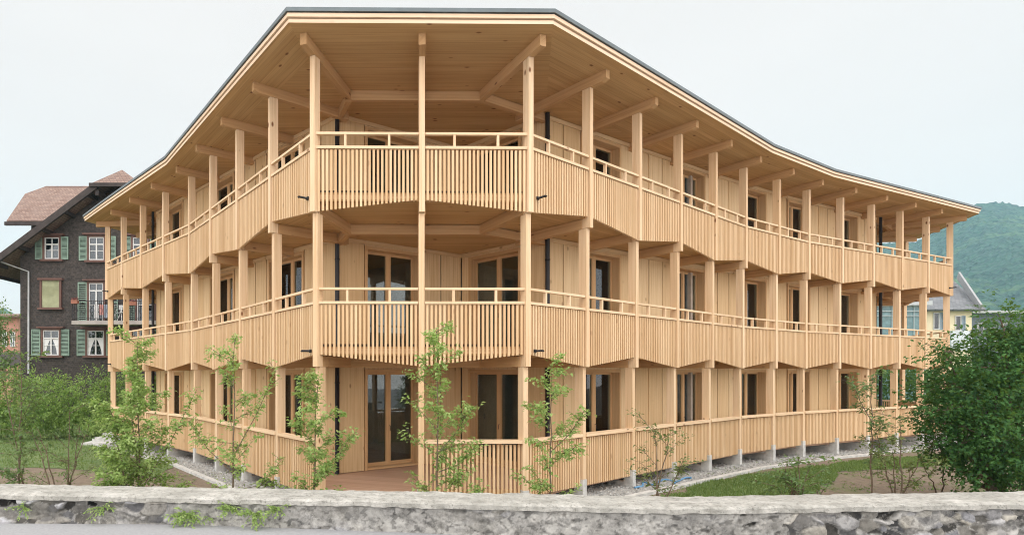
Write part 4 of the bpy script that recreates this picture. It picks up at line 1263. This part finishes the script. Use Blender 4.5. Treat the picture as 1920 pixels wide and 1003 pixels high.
def ridge(px):
    K = [(-3000, 640), (-600, 600), (-80, 585), (10, 578), (60, 610), (140, 670), (500, 690), (1200, 640), (1450, 540), (1560, 478), (1650, 452), (1715, 453), (1740, 440), (1768, 416), (1800, 393), (1835, 380), (1880, 379), (1930, 392), (2050, 410), (2400, 380), (3200, 420), (5200, 520)]
    for (a, b), (c, d) in zip(K, K[1:]):
        if a <= px <= c: return b + (d - b) * (px - a) / (c - a)
    return 640
YM = 900.0
mb = MB(); nx, ny = 760, 96; x_0, x_1 = -2000, 2600
for j in range(ny + 1):
    u = j / ny
    for i in range(nx + 1):
        px = x_0 + (x_1 - x_0) * i / nx
        X = (px - PX) / F * YM
        y = 330 + (YM - 330) * u
        hh = (PY - ridge(px)) / F * YM + CZ
        s_ = u ** 1.15
        p = V((X * (.55 + .45 * u), y, 0))
        z = hh * s_ + noise.fractal(V((p.x * .008, p.y * .008, 1)), 1, 2, 5) * 9 * u * (1 - .75 * u) * min(1, hh / 60) + noise.noise(V((p.x * .21, p.y * .21, 5))) * 2.6 * min(1, hh / 50) + random.uniform(-1.9, 1.9) * min(1, hh / 50)
        mb.v.append((X * (.55 + .45 * u), y, max(z, -2) - 1.2))
for j in range(ny):
    for i in range(nx):
        a = j * (nx + 1) + i
        mb.f.append((a, a + 1, a + nx + 2, a + nx + 1)); mb.uv += [(0, 0)] * 4; mb.t.append(.5); mb.m.append(0); mb.sm.append(False)
struct(mb.build('mountain', FOR))

# haze: one closed box of thin even air
HAZE = True
if HAZE:
    mb = MB(); mb.abox(-1600, 1600, -90, 1320, -3.5, 330)
    hzm = bpy.data.materials.new('air'); hzm.use_nodes = True; nt = hzm.node_tree; nt.nodes.clear()
    o_ = nt.nodes.new('ShaderNodeOutputMaterial'); pv = nt.nodes.new('ShaderNodeVolumePrincipled')
    pv.inputs['Color'].default_value = (.46, .80, 1.0, 1); pv.inputs['Density'].default_value = .00026; pv.inputs['Anisotropy'].default_value = 0.0
    nt.links.new(pv.outputs[0], o_.inputs['Volume'])
    ho = mb.build('haze', hzm); ho['kind'] = 'stuff'

# ------------------------------------------------------------------ sky, sun, camera
world = bpy.data.worlds.new('World'); sc.world = world; world.use_nodes = True
nt = world.node_tree; nt.nodes.clear()
SUN_EL, SUN_AZ = 52, 188     # azimuth from +Y clockwise: behind the camera
sky = N(nt, 'TexSky', sky_type='NISHITA', sun_disc=False, sun_elevation=R(SUN_EL), sun_rotation=R(SUN_AZ))
tc = N(nt, 'TexCoord').outputs['Generated']
sep = N(nt, 'SeparateXYZ'); nt.links.new(tc, sep.inputs[0])
up = sep.outputs[2]
# overcast: an even bright veil near the horizon, much brighter high up where the sun stands behind the cloud
g = N(nt, 'MapRange', interpolation_type='SMOOTHSTEP'); nt.links.new(up, g.inputs[0])
g.inputs[1].default_value = .52; g.inputs[2].default_value = 1.0; g.inputs[3].default_value = 0.0; g.inputs[4].default_value = .8
cl = N(nt, 'TexNoise', i_Scale=1.6, i_Detail=6.0, i_Roughness=.55); nt.links.new(mapped(nt, tc, (1, 1, 2.4)), cl.inputs[0])
cl2 = math_(nt, 'MULTIPLY', math_(nt, 'SUBTRACT', cl.outputs[0], .5), .13)
gs = N(nt, 'MapRange', interpolation_type='SMOOTHSTEP'); nt.links.new(sep.outputs[1], gs.inputs[0])   # sky brightened beside and behind the camera, added to fill the facade
gs.inputs[1].default_value = .62; gs.inputs[2].default_value = .0; gs.inputs[3].default_value = 0.0; gs.inputs[4].default_value = 1.15
veil = math_(nt, 'ADD', math_(nt, 'ADD', .85, cl2), math_(nt, 'ADD', g.outputs[0], gs.outputs[0]))
ccol = mix(nt, ramp(nt, up, .0, .5), (1.0, .925, .872), (1.0, .942, .90))
vm = N(nt, 'VectorMath', operation='SCALE'); nt.links.new(ccol, vm.inputs[0]); nt.links.new(veil, vm.inputs['Scale'])
bg1 = N(nt, 'Background'); nt.links.new(vm.outputs[0], bg1.inputs[0]); bg1.inputs[1].default_value = 1.26
bg2 = N(nt, 'Background'); nt.links.new(sky.outputs[0], bg2.inputs[0]); bg2.inputs[1].default_value = .05
ad = N(nt, 'AddShader'); nt.links.new(bg1.outputs[0], ad.inputs[0]); nt.links.new(bg2.outputs[0], ad.inputs[1])
mx = N(nt, 'MixShader'); mx.inputs[0].default_value = .22; nt.links.new(bg1.outputs[0], mx.inputs[1]); nt.links.new(bg2.outputs[0], mx.inputs[2])
wo = N(nt, 'OutputWorld'); nt.links.new(mx.outputs[0], wo.inputs[0])
sl_ = bpy.data.lights.new('Sun', 'SUN'); sl_.energy = .5; sl_.angle = R(50); sl_.color = (1, .965, .92)
so = bpy.data.objects.new('Sun', sl_); COL.objects.link(so)
az, el = R(SUN_AZ), R(SUN_EL)
dvec = V((math.sin(az) * math.cos(el), math.cos(az) * math.cos(el), math.sin(el)))
so.rotation_euler = dvec.to_track_quat('Z', 'Y').to_euler(); so.location = (0, -10, 40)
cam = bpy.data.cameras.new('Camera'); co = bpy.data.objects.new('Camera', cam); COL.objects.link(co); sc.camera = co
co.location = (0, 0, CZ); co.rotation_euler = (R(90), 0, 0)
cam.sensor_width = 36; cam.lens = 36 * F / 1920
cam.shift_x = (960 - PX) / 1920; cam.shift_y = (PY - 501.5) / 1920
cam.clip_start = .1; cam.clip_end = 4000
sc.view_settings.view_transform = 'Standard'; sc.view_settings.look = 'None'
sc.view_settings.exposure = 0.15; sc.view_settings.gamma = 1.0
sc.cycles.max_bounces = 8; sc.cycles.diffuse_bounces = 4; sc.cycles.transparent_max_bounces = 16; sc.cycles.volume_bounces = 1
sc.cycles.use_denoising = True
sc.cycles.filter_width = 1.05
sc.cycles.sample_clamp_indirect = 6
